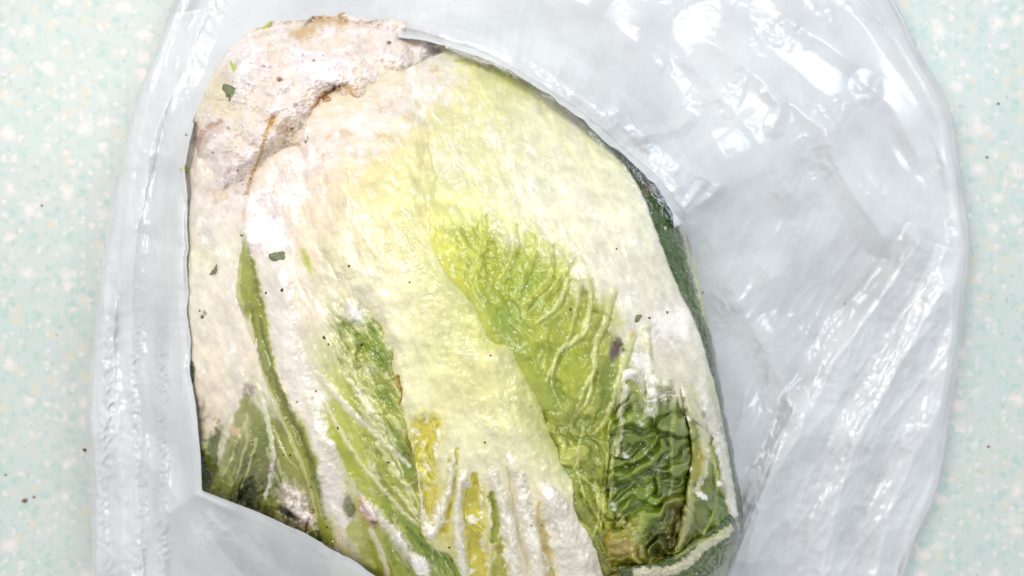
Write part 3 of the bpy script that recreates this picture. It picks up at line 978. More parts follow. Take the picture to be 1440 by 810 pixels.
leaf('puckered_leaf', [(880, 480), (868, 530), (862, 580), (854, 630), (850, 690), (850, 740), (846, 780), (850, 830), (870, 900)],
     [(935, 488), (948, 530), (962, 580), (972, 630), (968, 690), (960, 740), (965, 790), (960, 830), (950, 900)],
     430, 130, [(900, 500, 137, 166, 36, 20), (920, 540, 119, 150, 27, 22), (890, 580, 128, 161, 29, 22), (940, 600, 108, 134, 24, 22), (880, 640, 117, 145, 29, 22),
                (920, 660, 112, 143, 26, 22), (950, 660, 99, 120, 21, 18), (880, 700, 132, 164, 37, 22), (920, 710, 128, 164, 39, 22), (910, 750, 141, 168, 37, 20),
                (870, 760, 204, 184, 57, 16), (950, 760, 126, 116, 27, 20), (900, 800, 170, 155, 48, 26)],
     dec_F, 3.4, (3.4, 4.0), (12, 14), 3, 700,
     sink=lambda px, py, v, dl, dr: -5.0 * sm(py + 0.5 * s_noise(px, py), 545, 490),
      label='dark green deeply puckered leaf at lower right')

# ---------------- rightmost folded strip with ribs
def dec_G(s, px, py):
    puckers(s, px, py, sm(py, 540, 600), 2.2, 803, 19, 70, (176, 184, 96), (66, 98, 24))
    s.stroke([(955, 540), (975, 575), (992, 620), (990, 660), (980, 690)], (6, 7, 6, 4), (206, 204, 168), 0.85, 0.45, 1.4, 0.3)
    s.stroke([(975, 520), (996, 575), (1014, 630), (1024, 680), (1031, 722)], (12, 8, 7, 7), (222, 218, 202), 0.95, 0.4, 1.5, 0.4)
    s.stroke([(970, 680), (972, 710), (962, 750), (948, 785)], (5, 6, 5), (172, 176, 112), 0.85, 0.5, 1.2)
    s.stroke([(1000, 640), (1008, 670), (1004, 720), (985, 760)], (2.5, 2), (190, 198, 110), 0.8, 0.5, 0.9)
    s.blob(984, 650, 9, 20, 0, (176, 160, 52), 0.8, 0.6)
    s.blob(1008, 710, 12, 30, 10, (96, 132, 32), 0.7, 0.6, -0.8)
    for x, y in ((958, 556), (960, 570), (966, 590), (968, 606), (968, 660), (1012, 680), (985, 695), (990, 700)):
        s.blob(x, y, 4, 4, 0, (216, 220, 210), 0.8, 0.6, 0.4, 0.9)


leaf('folded_leaf', [(940, 500), (955, 545), (966, 590), (972, 630), (966, 680), (958, 730), (946, 780), (930, 830), (920, 880)],
     [(990, 490), (1006, 545), (1017, 600), (1026, 650), (1034, 700), (1036, 735), (1018, 770), (985, 820), (960, 880)],
     400, 110, [(960, 520, 224, 222, 200, 22), (980, 560, 196, 200, 140, 18), (1000, 580, 216, 214, 186, 16), (975, 620, 150, 160, 56, 18), (1000, 620, 140, 164, 60, 16),
                (985, 660, 156, 150, 50, 18), (1010, 670, 120, 150, 50, 16), (980, 710, 130, 146, 56, 20), (1010, 720, 112, 144, 48, 18), (985, 760, 124, 140, 50, 20),
                (960, 780, 130, 130, 60, 20)],
     dec_G, 3.8, (2.6, 3.4), (8, 12), 2.5, 800,
     sink=lambda px, py, v, dl, dr: -6.0 * sm(py + s_noise(px, py), 580, 496),
      label='folded light green leaf strip with pale ribs at far lower right')

# ---------------- curled tip with pale vein at the lower right corner
def dec_H(s, px, py):
    savoy(s, px, py, np.ones(px.shape), 1.4, 851, 16, 20, (150, 170, 80), 0.4, (48, 80, 18), 0.5)
    s.stroke([(1036, 738), (1015, 752), (990, 770), (960, 796), (930, 804), (895, 806)], (5, 7, 7, 6), (210, 206, 172), 0.95, 0.35, 1.8, 0.3)
    s.stroke([(1020, 748), (985, 762), (950, 785)], (2, 2), (170, 182, 90), 0.7, 0.5, 0.8)
    s.stroke([(1028, 728), (1036, 745), (1036, 765)], (4, 4), (44, 70, 22), 0.9, 0.4)


leaf('curled_leaf_tip', [(1026, 722), (1004, 742), (975, 760), (950, 780), (915, 792), (870, 796)],
     [(1040, 736), (1040, 764), (1022, 792), (990, 824), (930, 860), (870, 870)],
     240, 90, [(1000, 760, 73, 107, 28, 30), (1020, 780, 62, 95, 23, 30), (960, 800, 83, 113, 31, 30), (1035, 745, 35, 59, 15, 10), (900, 815, 80, 102, 31, 30)],
     dec_H, 5.4, (2.0, 3.4), (8, 14), 2.5, 850, label='curled dark green leaf tip with a pale vein at the lower right corner')

# ---------------- central front leaf
def dec_A(s, px, py):
    streaks(s, px, py, np.ones(px.shape) * 0.8, 901, 0.4, (242, 238, 216), 0.26, 26)
    s.frost *= 0.8
    s.stroke([(560, 170), (600, 300), (660, 450), (720, 600), (770, 700)], (40, 60, 40), None, 1, 0.6, 2.0, 0, 1, 'soft')
    _, _, v0, w0 = s.grid
    dr0 = (1 - v0) * w0 + s.jx * 0.8
    k = sm(dr0, 44, 0) * sm(py, 330, 420) * sm(py, 720, 640) * 0.65
    s.col += (s2l((196, 208, 108)) - s.col) * k[..., None]
    dl0 = v0 * w0 + s.jy * 0.8
    k = sm(dl0, 22, 2) * sm(py, 400, 450) * 0.35
    s.col += (s2l((206, 206, 150)) - s.col) * k[..., None]
    # small gaps with brown edge on the left margin
    s.stroke([(557, 530), (561, 555), (558, 578)], (4, 5, 2), (196, 158, 46), 0.9, 0.4, -1.4)
    s.stroke([(560, 528), (565, 556), (560, 575)], (1.2, 1.2), (110, 70, 30), 0.7, 0.5)
    wm = 0
    for ln, ww in (([(600, 602), (596, 660), (598, 732)], 20), ([(664, 690), (664, 740), (672, 830)], 18), ([(638, 640), (624, 745)], 7), ([(704, 770), (704, 820)], 12), ([(768, 740), (774, 815)], 9)):
        wm = np.maximum(wm, 1 - sm(dist_poly(px, py, ln)[0] / ww, 0.7, 1.3))
    # yellow windows and ribs at the lower end
    Y = (220, 212, 78)
    s.stroke([(600, 602), (596, 660), (598, 732)], (22, 18, 8), Y, 0.9, 0.6, -2.2, -0.5)
    s.stroke([(642, 632), (636, 690), (622, 748)], (3, 6, 5), (214, 202, 84), 0.85, 0.5, -0.3, -0.5, 1, 'soft')
    s.stroke([(576, 626), (584, 660), (592, 710), (603, 748)], (4, 5, 6, 8), (216, 210, 134), 0.95, 0.4, 1.6, 0.1)
    s.stroke([(640, 640), (632, 680), (622, 720), (608, 750)], (4, 6, 6, 8), (222, 214, 150), 0.95, 0.4, 1.6, 0.1)

    s.stroke([(604, 758), (592, 752), (580, 736)], (2, 2), (130, 96, 40), 0.5, 0.5, -0.8)
    s.stroke([(667, 668), (660, 720), (668, 770), (672, 830)], (5, 19, 19, 12), (216, 208, 74), 0.95, 0.4, -2.4, -0.5)
    s.stroke([(690, 694), (697, 730), (694, 760)], (4, 8, 5), (158, 182, 40), 0.95, 0.4, -1.6, -0.4)
    s.stroke([(704, 762), (700, 790), (706, 820)], (6, 14), (176, 184, 50), 0.9, 0.4, -1.6, -0.4)
    s.stroke([(650, 665), (644, 710), (646, 760), (656, 820)], (5, 6, 6, 6), (226, 222, 196), 0.95, 0.4, 1.3, 0.2)
    s.stroke([(680, 680), (684, 740), (682, 810)], (2, 3), (214, 206, 110), 0.8, 0.5, 0.8)
    s.stroke([(690, 668), (708, 710), (718, 760), (726, 820)], (8, 8, 9), (230, 224, 202), 0.9, 0.4, 1.5, 0.2)
    s.stroke([(700, 775), (688, 800), (680, 820)], (3, 3), (216, 212, 150), 0.8, 0.5, 0.8)
    s.stroke([(712, 655), (722, 705), (732, 757), (748, 815)], (1.5, 3, 4), (222, 206, 150), 0.5, 0.9, -0.35, 0, 1, 'soft')
    s.stroke([(728, 668), (738, 720), (752, 770), (762, 820)], (8, 12, 13), (232, 222, 206), 0.8, 0.5, 1.4, 0.2)
    s.stroke([(757, 702), (762, 745), (774, 815)], (2, 6, 12), (224, 206, 130), 0.9, 0.5, -0.6, -0.3)
    s.stroke([(757, 704), (759, 740), (768, 790), (776, 816)], (1.0, 1.2), (170, 140, 80), 0.3, 0.8, 0)
    s.stroke([(772, 690), (792, 740), (812, 790), (822, 830)], (12, 24, 28), (238, 228, 216), 0.85, 0.5, 1.8, 0.4)
    puckers(s, px, py, wm, 0.9, 933, 16, 80, (228, 224, 130), (198, 180, 56))
    wf = wm * sm(fbm(px, py, 16, 3, 941), 0.12, 0.4)
    s.col += (s2l((238, 236, 216)) - s.col) * (wf * 0.75)[..., None]
    s.frost = np.clip(s.frost + wf, -1, 1)
    for ln, ww in (([(576, 640), (584, 670), (592, 714), (603, 748)], (4, 5, 7)), ([(638, 648), (630, 690), (608, 750)], (4, 6, 7)), ([(652, 668), (645, 712), (648, 770), (656, 825)], (6, 7, 7)),
                   ([(692, 670), (708, 712), (718, 762), (728, 825)], (9, 9, 10)), ([(730, 676), (740, 724), (753, 772), (764, 825)], (9, 11, 13)), ([(776, 700), (794, 744), (812, 790), (824, 830)], (14, 24, 28))):
        s.stroke(ln, ww, (232, 226, 206), 0.75, 0.5, 9, 0.15)
    s.stroke([(716, 640), (722, 654)], (4, 3), (240, 240, 232), 0.8, 0.5, 0.3, 0.6)
    base_tint(s, px, py)
    root_rime(s, px, py)
    for k in range(20):
        x, y = random.uniform(480, 640), random.uniform(190, 400)
        s.blob(x, y, random.uniform(3, 9), random.uniform(2, 4), 55 + random.uniform(-20, 20), (248, 246, 232), 0.5, 0.8, 0.2, 0.4)
    for (x, y, rr) in ((645, 312, 6), (610, 160, 7), (625, 160, 4), (680, 305, 3)):
        s.blob(x, y, rr, rr * .8, 30, (246, 244, 238), 0.8, 0.6, 0.3, 0.6)


leaf('front_leaf', [(395, 105), (415, 170), (428, 240), (432, 310), (440, 350), (480, 390), (520, 440), (548, 500), (558, 560), (574, 610), (590, 690), (594, 748), (612, 772), (640, 790), (660, 860), (690, 930)],
     [(585, 52), (625, 110), (638, 180), (622, 260), (606, 320), (628, 385), (668, 430), (692, 478), (730, 490), (752, 540), (772, 607), (802, 662), (808, 720), (830, 756), (846, 800), (870, 900)],
     640, 260, [(480, 200, 235, 213, 180, 35), (450, 260, 244, 221, 196, 30), (520, 220, 229, 211, 154, 35), (570, 190, 225, 213, 164, 35), (600, 150, 221, 213, 156, 35),
                (540, 290, 231, 219, 156, 35), (480, 320, 237, 223, 190, 30), (600, 250, 225, 221, 148, 35), (590, 320, 229, 223, 152, 30), (490, 370, 231, 224, 178, 25),
                (520, 410, 242, 232, 200, 25), (570, 390, 239, 233, 186, 30), (560, 460, 242, 234, 198, 28), (610, 420, 231, 227, 160, 30), (600, 500, 229, 227, 168, 32),
                (640, 470, 227, 223, 154, 30), (570, 540, 233, 230, 188, 24), (620, 560, 233, 225, 166, 30), (680, 530, 223, 219, 150, 32), (700, 580, 223, 219, 154, 32),
                (650, 620, 231, 228, 184, 30), (740, 630, 223, 219, 164, 30), (700, 650, 238, 230, 198, 28), (770, 680, 236, 228, 188, 28), (740, 720, 240, 228, 198, 26),
                (800, 750, 242, 232, 206, 26), (620, 720, 214, 206, 120, 20), (660, 780, 214, 206, 120, 20), (700, 780, 228, 214, 186, 20), (830, 790, 242, 230, 208, 24)],
     dec_A, 2.2, (1.8, 1.6), (18, 30), 5, 900, gain=1.3,
     sink=lambda px, py, v, dl, dr: -8.0 * sm(dist_poly(px, py, [(385, 108), (595, 48)])[0], 48, 0) - 3.4 * sm(dr, 75, 0) * sm(py, 480, 330) - 2.6 * sm(dl, 60, 0) * sm(py, 400, 300)
     - (2.3 - 1.2 * fbm(px, py, 24, 3, 991)) * sm(dr, 60, 0) * sm(py, 400, 460) * sm(py, 700, 650)
     - (2.2 - 1.8 * fbm(px, py, 24, 3, 992)) * sm(dl, 30, 0) * sm(py, 330, 380) * sm(py, 620, 560),
      label='broad pale yellow front leaf splitting into white ribs at its end')

# ---------------- root end
def dec_R(s, px, py):
    n = fbm(px, py, 34, 5, 951, 0.6)
    s.col += (s2l((240, 229, 228)) - s.col) * 0.38
    s.h += n * 3.6e-3 + fbm(px, py, 70, 2, 953) * 4e-3 + fbm(px, py, 12, 3, 955) * 0.7e-3
    fm = sm(n + 0.5 * fbm(px, py, 12, 3, 957), -0.12, 0.22)
    s.col += (s2l((224, 204, 170)) - s.col) * ((1 - fm) * 0.16)[..., None]
    s.col += (s2l((242, 228, 226)) - s.col) * (fm * 0.8)[..., None]
    s.frost = np.clip(0.25 * fm, 0, 1)
    r = ridged(px, py * 1.4, 30, 3, 961, 3.0)
    k = np.clip(r - 0.52, 0, 1) * 2.2 * sm(fbm(px, py, 50, 2, 966), 0.0, 0.35)
    s.col += (s2l((198, 158, 108)) - s.col) * np.clip(k * 0.5, 0, 0.5)[..., None]
    s.h -= np.clip(k, 0, 1) * 0.8e-3
    T = (188, 146, 92)
    s.stroke([(410, 48), (432, 42), (445, 30), (480, 26)], (5, 8, 6), (206, 174, 118), 0.8, 0.7, 0.6)
    s.stroke([(430, 34), (440, 27)], (3, 3), (120, 72, 50), 0.8, 0.6, -1)
    s.stroke([(440, 160), (448, 144), (464, 130), (480, 122)], (5, 7, 4), (186, 138, 84), 0.9, 0.6, -1.2)
    s.stroke([(442, 158), (452, 140), (470, 124)], (1.6, 1.6), (104, 60, 44), 0.8, 0.6, -0.8)
    s.stroke([(490, 128), (500, 142), (494, 150)], (6, 5), (204, 158, 98), 0.8, 0.6, -0.5)
    s.stroke([(480, 120), (520, 126), (560, 112), (600, 96)], (4, 3), (222, 198, 140), 0.5, 0.8, -1.0)
    s.stroke([(384, 164), (374, 190), (364, 224), (352, 252), (346, 280)], (3.5, 2, 3), (206, 168, 92), 0.85, 0.6, -1.2)
    s.stroke([(310, 172), (288, 184), (276, 202), (276, 228)], (3, 5, 3), (170, 132, 112), 0.75, 0.7, -0.8)
    s.stroke([(284, 236), (284, 250)], (3, 2), (132, 96, 84), 0.8, 0.6)
    s.stroke([(608, 46), (622, 58), (628, 66)], (6, 7, 4), (190, 150, 92), 0.85, 0.6, 0.4)
    for x, y, rx, ry, an, c, o in ((432, 46, 20, 9, -20, (206, 168, 112), 0.7), (478, 32, 12, 6, 0, (206, 172, 116), 0.7), (462, 142, 20, 7, -38, (190, 138, 84), 0.7),
                                   (500, 138, 9, 8, 0, (204, 152, 96), 0.6), (548, 128, 22, 6, -20, (224, 198, 136), 0.6), (380, 172, 8, 8, 0, (206, 160, 84), 0.7), (296, 186, 20, 8, -40, (186, 150, 128), 0.6),
                                   (278, 212, 7, 22, 0, (188, 152, 132), 0.6), (616, 60, 12, 9, 0, (196, 156, 100), 0.7), (500, 172, 12, 5, 10, (216, 178, 120), 0.5), (402, 182, 6, 5, 0, (196, 146, 100), 0.6),
                                   (330, 160, 30, 20, 30, (226, 214, 176), 0.5), (560, 98, 30, 7, -18, (222, 200, 160), 0.5)):
        s.blob(x, y, rx, ry, an, c, o, 0.9, 0, -0.3, 2.2)
    s.blob(520, 160, 20, 10, 10, (206, 176, 140), 0.5, 0.8)
    s.blob(345, 100, 16, 34, 25, (232, 222, 226), 0.7, 0.8, 0.5, 0.4)
    s.blob(450, 95, 34, 20, 10, (238, 228, 234), 0.8, 0.8, 1.0, 0.5)
    s.blob(540, 80, 44, 18, 10, (234, 220, 210), 0.6, 0.8, 0.8, 0.3)
    s.blob(300, 130, 20, 24, 45, (216, 202, 150), 0.6, 0.8)
    for x, y, r_ in ((547, 60, 3), (441, 84, 2), (394, 112, 4), (348, 118, 3), (372, 94, 2), (410, 182, 3), (334, 240, 2), (455, 140, 3), (428, 200, 2), (300, 215, 2), (470, 120, 4), (320, 180, 2)):
        s.blob(x, y, r_, r_ * 0.8, 20, (130, 84, 66), 0.85, 0.6)


leaf('root_end', [(346, 46), (322, 74), (298, 110), (276, 158), (262, 196), (262, 232), (276, 262), (298, 288)],
     [(622, 52), (624, 76), (600, 112), (584, 150), (530, 176), (470, 192), (420, 230), (378, 282)],
     330, 320, [(400, 60, 232, 210, 182, 30), (460, 40, 228, 204, 152, 30), (480, 90, 238, 216, 198, 40), (560, 80, 238, 216, 188, 40), (400, 130, 236, 218, 202, 40),
                (460, 150, 222, 192, 150, 20), (520, 150, 234, 210, 172, 24), (560, 140, 226, 208, 150, 24), (330, 130, 226, 208, 172, 24), (300, 160, 214, 198, 150, 20), (350, 180, 236, 218, 206, 30),
                (300, 220, 232, 210, 198, 30), (270, 210, 210, 196, 130, 14), (380, 200, 234, 210, 162, 20), (430, 200, 230, 206, 150, 24), (340, 250, 236, 218, 204, 26)],
     dec_R, 5.2, (2.0, 0.5), (60, 30), 6, 950, mat=M_base, bow=27,
     sink=lambda px, py, v, dl, dr: (lambda q: -9.5 * q + 3.2 * q * fbm(px, py, 18, 4, 990))(sm(dist_poly(px, py, [(244, 222), (262, 240), (276, 262), (298, 288), (378, 282), (420, 230), (470, 192), (530, 176), (584, 150), (600, 112), (624, 76)])[0], 74, 0)),
      label='rough root end, frosted pinkish white with brown cracks')

# ------------------------------------------------------------------ frost grains frozen on the leaves
def frost_grains():
    P, w = [], []
    for V, ff, *_ in ALL:
        P.append(V)
        w.append((np.clip(ff, 0, 1) ** 1.5 * 0.5 + 0.05 + 0.5 * sm(-V[:, 0] / SC + V[:, 1] / SC, 470, 560)) * sm(fbm(V[:, 0] / SC, V[:, 1] / SC, 40, 3, 2001), -0.1, 0.4))
    P = np.concatenate(P)
    w = np.concatenate(w)
    w[P[:, 2] < ZMID] = 0
    n = 7000
    idx = rng.choice(len(P), n, p=w / w.sum())
    c = P[idx] + rng.normal(0, 0.0002, (n, 3)) * (1, 1, 0.3)
    sz = rng.lognormal(math.log(0.00014), 0.5, n)[:, None, None]
    tet = np.array([(1, 1, 1), (1, -1, -1), (-1, 1, -1), (-1, -1, 1)], float) * 0.6
    q = rng.normal(size=(n, 4))
    q /= np.linalg.norm(q, axis=1, keepdims=True)
    a, b, cc, d = q.T
    R = np.stack([1 - 2 * (cc * cc + d * d), 2 * (b * cc - a * d), 2 * (b * d + a * cc),
                  2 * (b * cc + a * d), 1 - 2 * (b * b + d * d), 2 * (cc * d - a * b),
                  2 * (b * d - a * cc), 2 * (cc * d + a * b), 1 - 2 * (b * b + cc * cc)], -1).reshape(n, 3, 3)
    T = tet[None] * (1, 0.7, 1) * sz
    V = np.einsum('nij,nkj->nki', R, T) + c[:, None]
    F = np.array([(0, 1, 2), (0, 3, 1), (0, 2, 3), (1, 3, 2)])[None] + np.arange(n)[:, None, None] * 4
    o = mesh_obj('frost_grains', V.reshape(-1, 3), F.reshape(-1, 3), M_ice, cabbage, smooth=False)
    o['kind'] = 'stuff'


frost_grains()

# ------------------------------------------------------------------ plastic bag
bag = bpy.data.objects.new('plastic_bag', None)
C.objects.link(bag)
bag['label'] = 'crinkled milky white plastic bag lying open around the frozen cabbage'
bag['category'] = 'plastic bag'

RIM = [(550, 822), (490, 786), (430, 750), (360, 719), (284, 690), (282, 640), (276, 580), (268, 520), (264, 420), (264, 320), (260, 235), (272, 165), (300, 110),
       (336, 72), (396, 46), (480, 40), (552, 52), (612, 60), (700, 90), (760, 125), (820, 170), (880, 223), (920, 256), (944, 300),
       (968, 400), (988, 500), (1004, 600), (1018, 690), (1014, 770), (990, 850), (900, 920), (760, 950), (640, 900)]
RIMZ = [4, 4, 4, 4, 3, 1, -0.5, -1, -1, -1, -0.5, -1, -4,
        -6, -6, -6, -3, 5, 9, 9, 9, 8, 6, 0,
        -10, -14, -14, -14, -14, -14, -10, -4, 2]
OUTER = [(126, 900), (130, 790), (126, 680), (120, 580), (132, 470), (148, 340), (170, 220), (196, 130), (246, 0), (290, -130), (500, -220), (800, -240), (1080, -190), (1220, -80),
         (1262, 10), (1298, 86), (1336, 150), (1350, 240), (1364, 350), (1352, 480), (1336, 590), (1318, 680), (1272, 800), (1220, 920), (1000, 1080), (600, 1130), (250, 1040)]


def polar(poly, th, cx, cy, extra=None):
    P = np.array(poly, float)
    a = np.unwrap(np.arctan2(P[:, 1] - cy, P[:, 0] - cx))
    r = np.hypot(P[:, 0] - cx, P[:, 1] - cy)
    if a[-1] < a[0]:
        a, r = a[::-1], r[::-1]
        P = P[::-1]
        extra = extra[::-1] if extra is not None else None
    # straight-segment intersection for crisp shape
    Q = np.vstack([P, P[:1]])
    E = None if extra is None else np.r_[extra, extra[:1]]
    rr = np.zeros(th.shape)
    ee = np.zeros(th.shape)
    for i in range(len(Q) - 1):
        x1, y1 = Q[i] - (cx, cy)
        x2, y2 = Q[i + 1] - (cx, cy)
        dx, dy = np.cos(th), np.sin(th)
        den = dx * (y2 - y1) - dy * (x2 - x1)
        den = np.where(np.abs(den) < 1e-9, 1e-9, den)
        t = (x1 * (y2 - y1) - y1 * (x2 - x1)) / den
        u = (x1 * dy - y1 * dx) / den
        m = (t > 0) & (u >= -1e-6) & (u <= 1 + 1e-6)
        rr = np.where(m, t, rr)
        if E is not None:
            ee = np.where(m, E[i] + (E[i + 1] - E[i]) * u, ee)
    return rr, ee


def film_shape(px, py, t):
    """height in mm of folds and creases added to the upper film"""
    s = Surf(px, py, [(0, 0, 200, 200, 200, 100)], 1000)

    s.fj = s.fj * 0

    def ridge(line, w, h, **k):
        s.stroke(line, tuple(q * 2.3 for q in w), None, 1, 0.4, h * 0.62, 0, k.get('jit', 0.35), k.get('prof', 'tent'))
    # long folds on the left
    ridge([(262, -20), (212, 120), (186, 240), (172, 360), (160, 480), (168, 620), (172, 820)], (9, 10, 8), 6)
    ridge([(300, -20), (262, 90), (214, 200), (200, 330), (196, 470), (206, 600), (200, 820)], (8, 9, 7), 5)
    ridge([(250, 280), (246, 380), (238, 480), (236, 600), (226, 820)], (6, 8, 6), 4)
    ridge([(148, 420), (140, 560), (146, 700), (150, 820)], (6, 8, 6), 5)
    # lower left flap
    ridge([(283, 690), (360, 722), (430, 754), (540, 812)], (5, 5), 1.6)
    ridge([(200, 640), (260, 720), (300, 820)], (10, 12), 4)
    ridge([(300, 740), (380, 770), (440, 820)], (14, 14), 3)
    # thick roll above the opening
    ridge([(560, 30), (640, 40), (710, 66), (775, 104), (840, 150), (900, 200), (952, 262)], (9, 15, 18, 16, 12), 6)
    ridge([(600, -10), (720, 20), (840, 90), (930, 170), (1000, 260)], (12, 18, 12), 5)
    ridge([(870, 152), (912, 196), (960, 232), (1010, 262)], (5, 6, 4), 4)
    ridge([(905, 190), (950, 182), (968, 170)], (4, 4), 3.5)
    ridge([(985, 262), (962, 300), (1010, 268)], (3, 4), 3)
    # long diagonal folds on the right
    ridge([(950, 300), (1000, 340), (1030, 410), (1080, 500), (1118, 580)], (8, 10, 8), 2.5)
    ridge([(1118, 570), (1096, 640), (1062, 700), (1036, 770), (1020, 830)], (7, 9, 7), 3)
    ridge([(1290, 340), (1240, 420), (1180, 500), (1130, 600), (1080, 690), (1050, 790)], (8, 13, 10), 8)
    ridge([(1330, 400), (1290, 470), (1240, 560), (1200, 640), (1170, 740), (1150, 830)], (8, 12, 10), 7)
    ridge([(1350, 420), (1340, 520), (1300, 620), (1250, 720), (1230, 830)], (8, 10, 8), 5)
    ridge([(1000, 60), (1080, 120), (1160, 190), (1230, 280), (1300, 350)], (18, 26, 14), 7)
    ridge([(1100, 20), (1190, 80), (1270, 130), (1330, 230)], (14, 20, 12), 6)
    ridge([(1200, -20), (1262, 60), (1312, 130), (1340, 220), (1352, 330)], (7, 8, 6), 5)
    ridge([(900, 40), (990, 110), (1060, 190), (1110, 270)], (16, 24, 12), 5)
    ridge([(1160, 180), (1180, 240), (1240, 330)], (7, 10), 4)
    ridge([(1090, 470), (1110, 520), (1110, 560)], (10, 12), 4)
    ridge([(1080, 130), (1096, 150), (1088, 180)], (4, 5), 3)
    ridge([(1220, 120), (1260, 160), (1290, 220)], (8, 8), 3)
    # broad undulation
    h = s.h * 1e3
    h += fbm(px, py, 190, 2, 1010) * 6
    L = sm(px, 300, 240)
    Rr = sm(px, 960, 1060)
    # fine crinkles
    x, y = rot(px, py, 30)
    wx, wy = px + fbm(px, py, 40, 3, 1020) * 26, py + fbm(px, py, 40, 3, 1021) * 26
    cr = ridged(wx, wy, 46, 2, 1023, 1.6)
    loc = sm(fbm(px, py, 95, 2, 1026), 0.1, 0.45)
    h += cr * 0.8 * loc
    # cross-wise puckers of the stretched left side, low down
    col1 = np.exp(-((px - 146 - 6 * np.sin(py / 40)) / 12) ** 2) + np.exp(-((px - 193 - 5 * np.sin(py / 50)) / 10) ** 2) + 0.8 * np.exp(-((px - 228) / 9) ** 2)
    h += L * sm(py, 400, 520) * col1 * ridged(px * 0.7 + py * 0.3, py + fbm(px, py, 18, 2, 1033) * 8, 13, 2, 1031, 1.4) * 2.0
    h += L * ridged(px * 1.3, py * 0.25, 34, 2, 1036, 1.5) * 0.5
    rx, ry = rot(px, py, 118)
    h += Rr * ridged(rx * 0.28 + 0 * ry, ry * 1.0, 34, 2, 1041, 1.8) * 0.9 * sm(py, 200, 450)
    loc2 = sm(fbm(px, py, 60, 2, 1046), 0.1, 0.4)
    h += loc2 * fbm(px, py, 9, 2, 1047) * 0.2
    return h


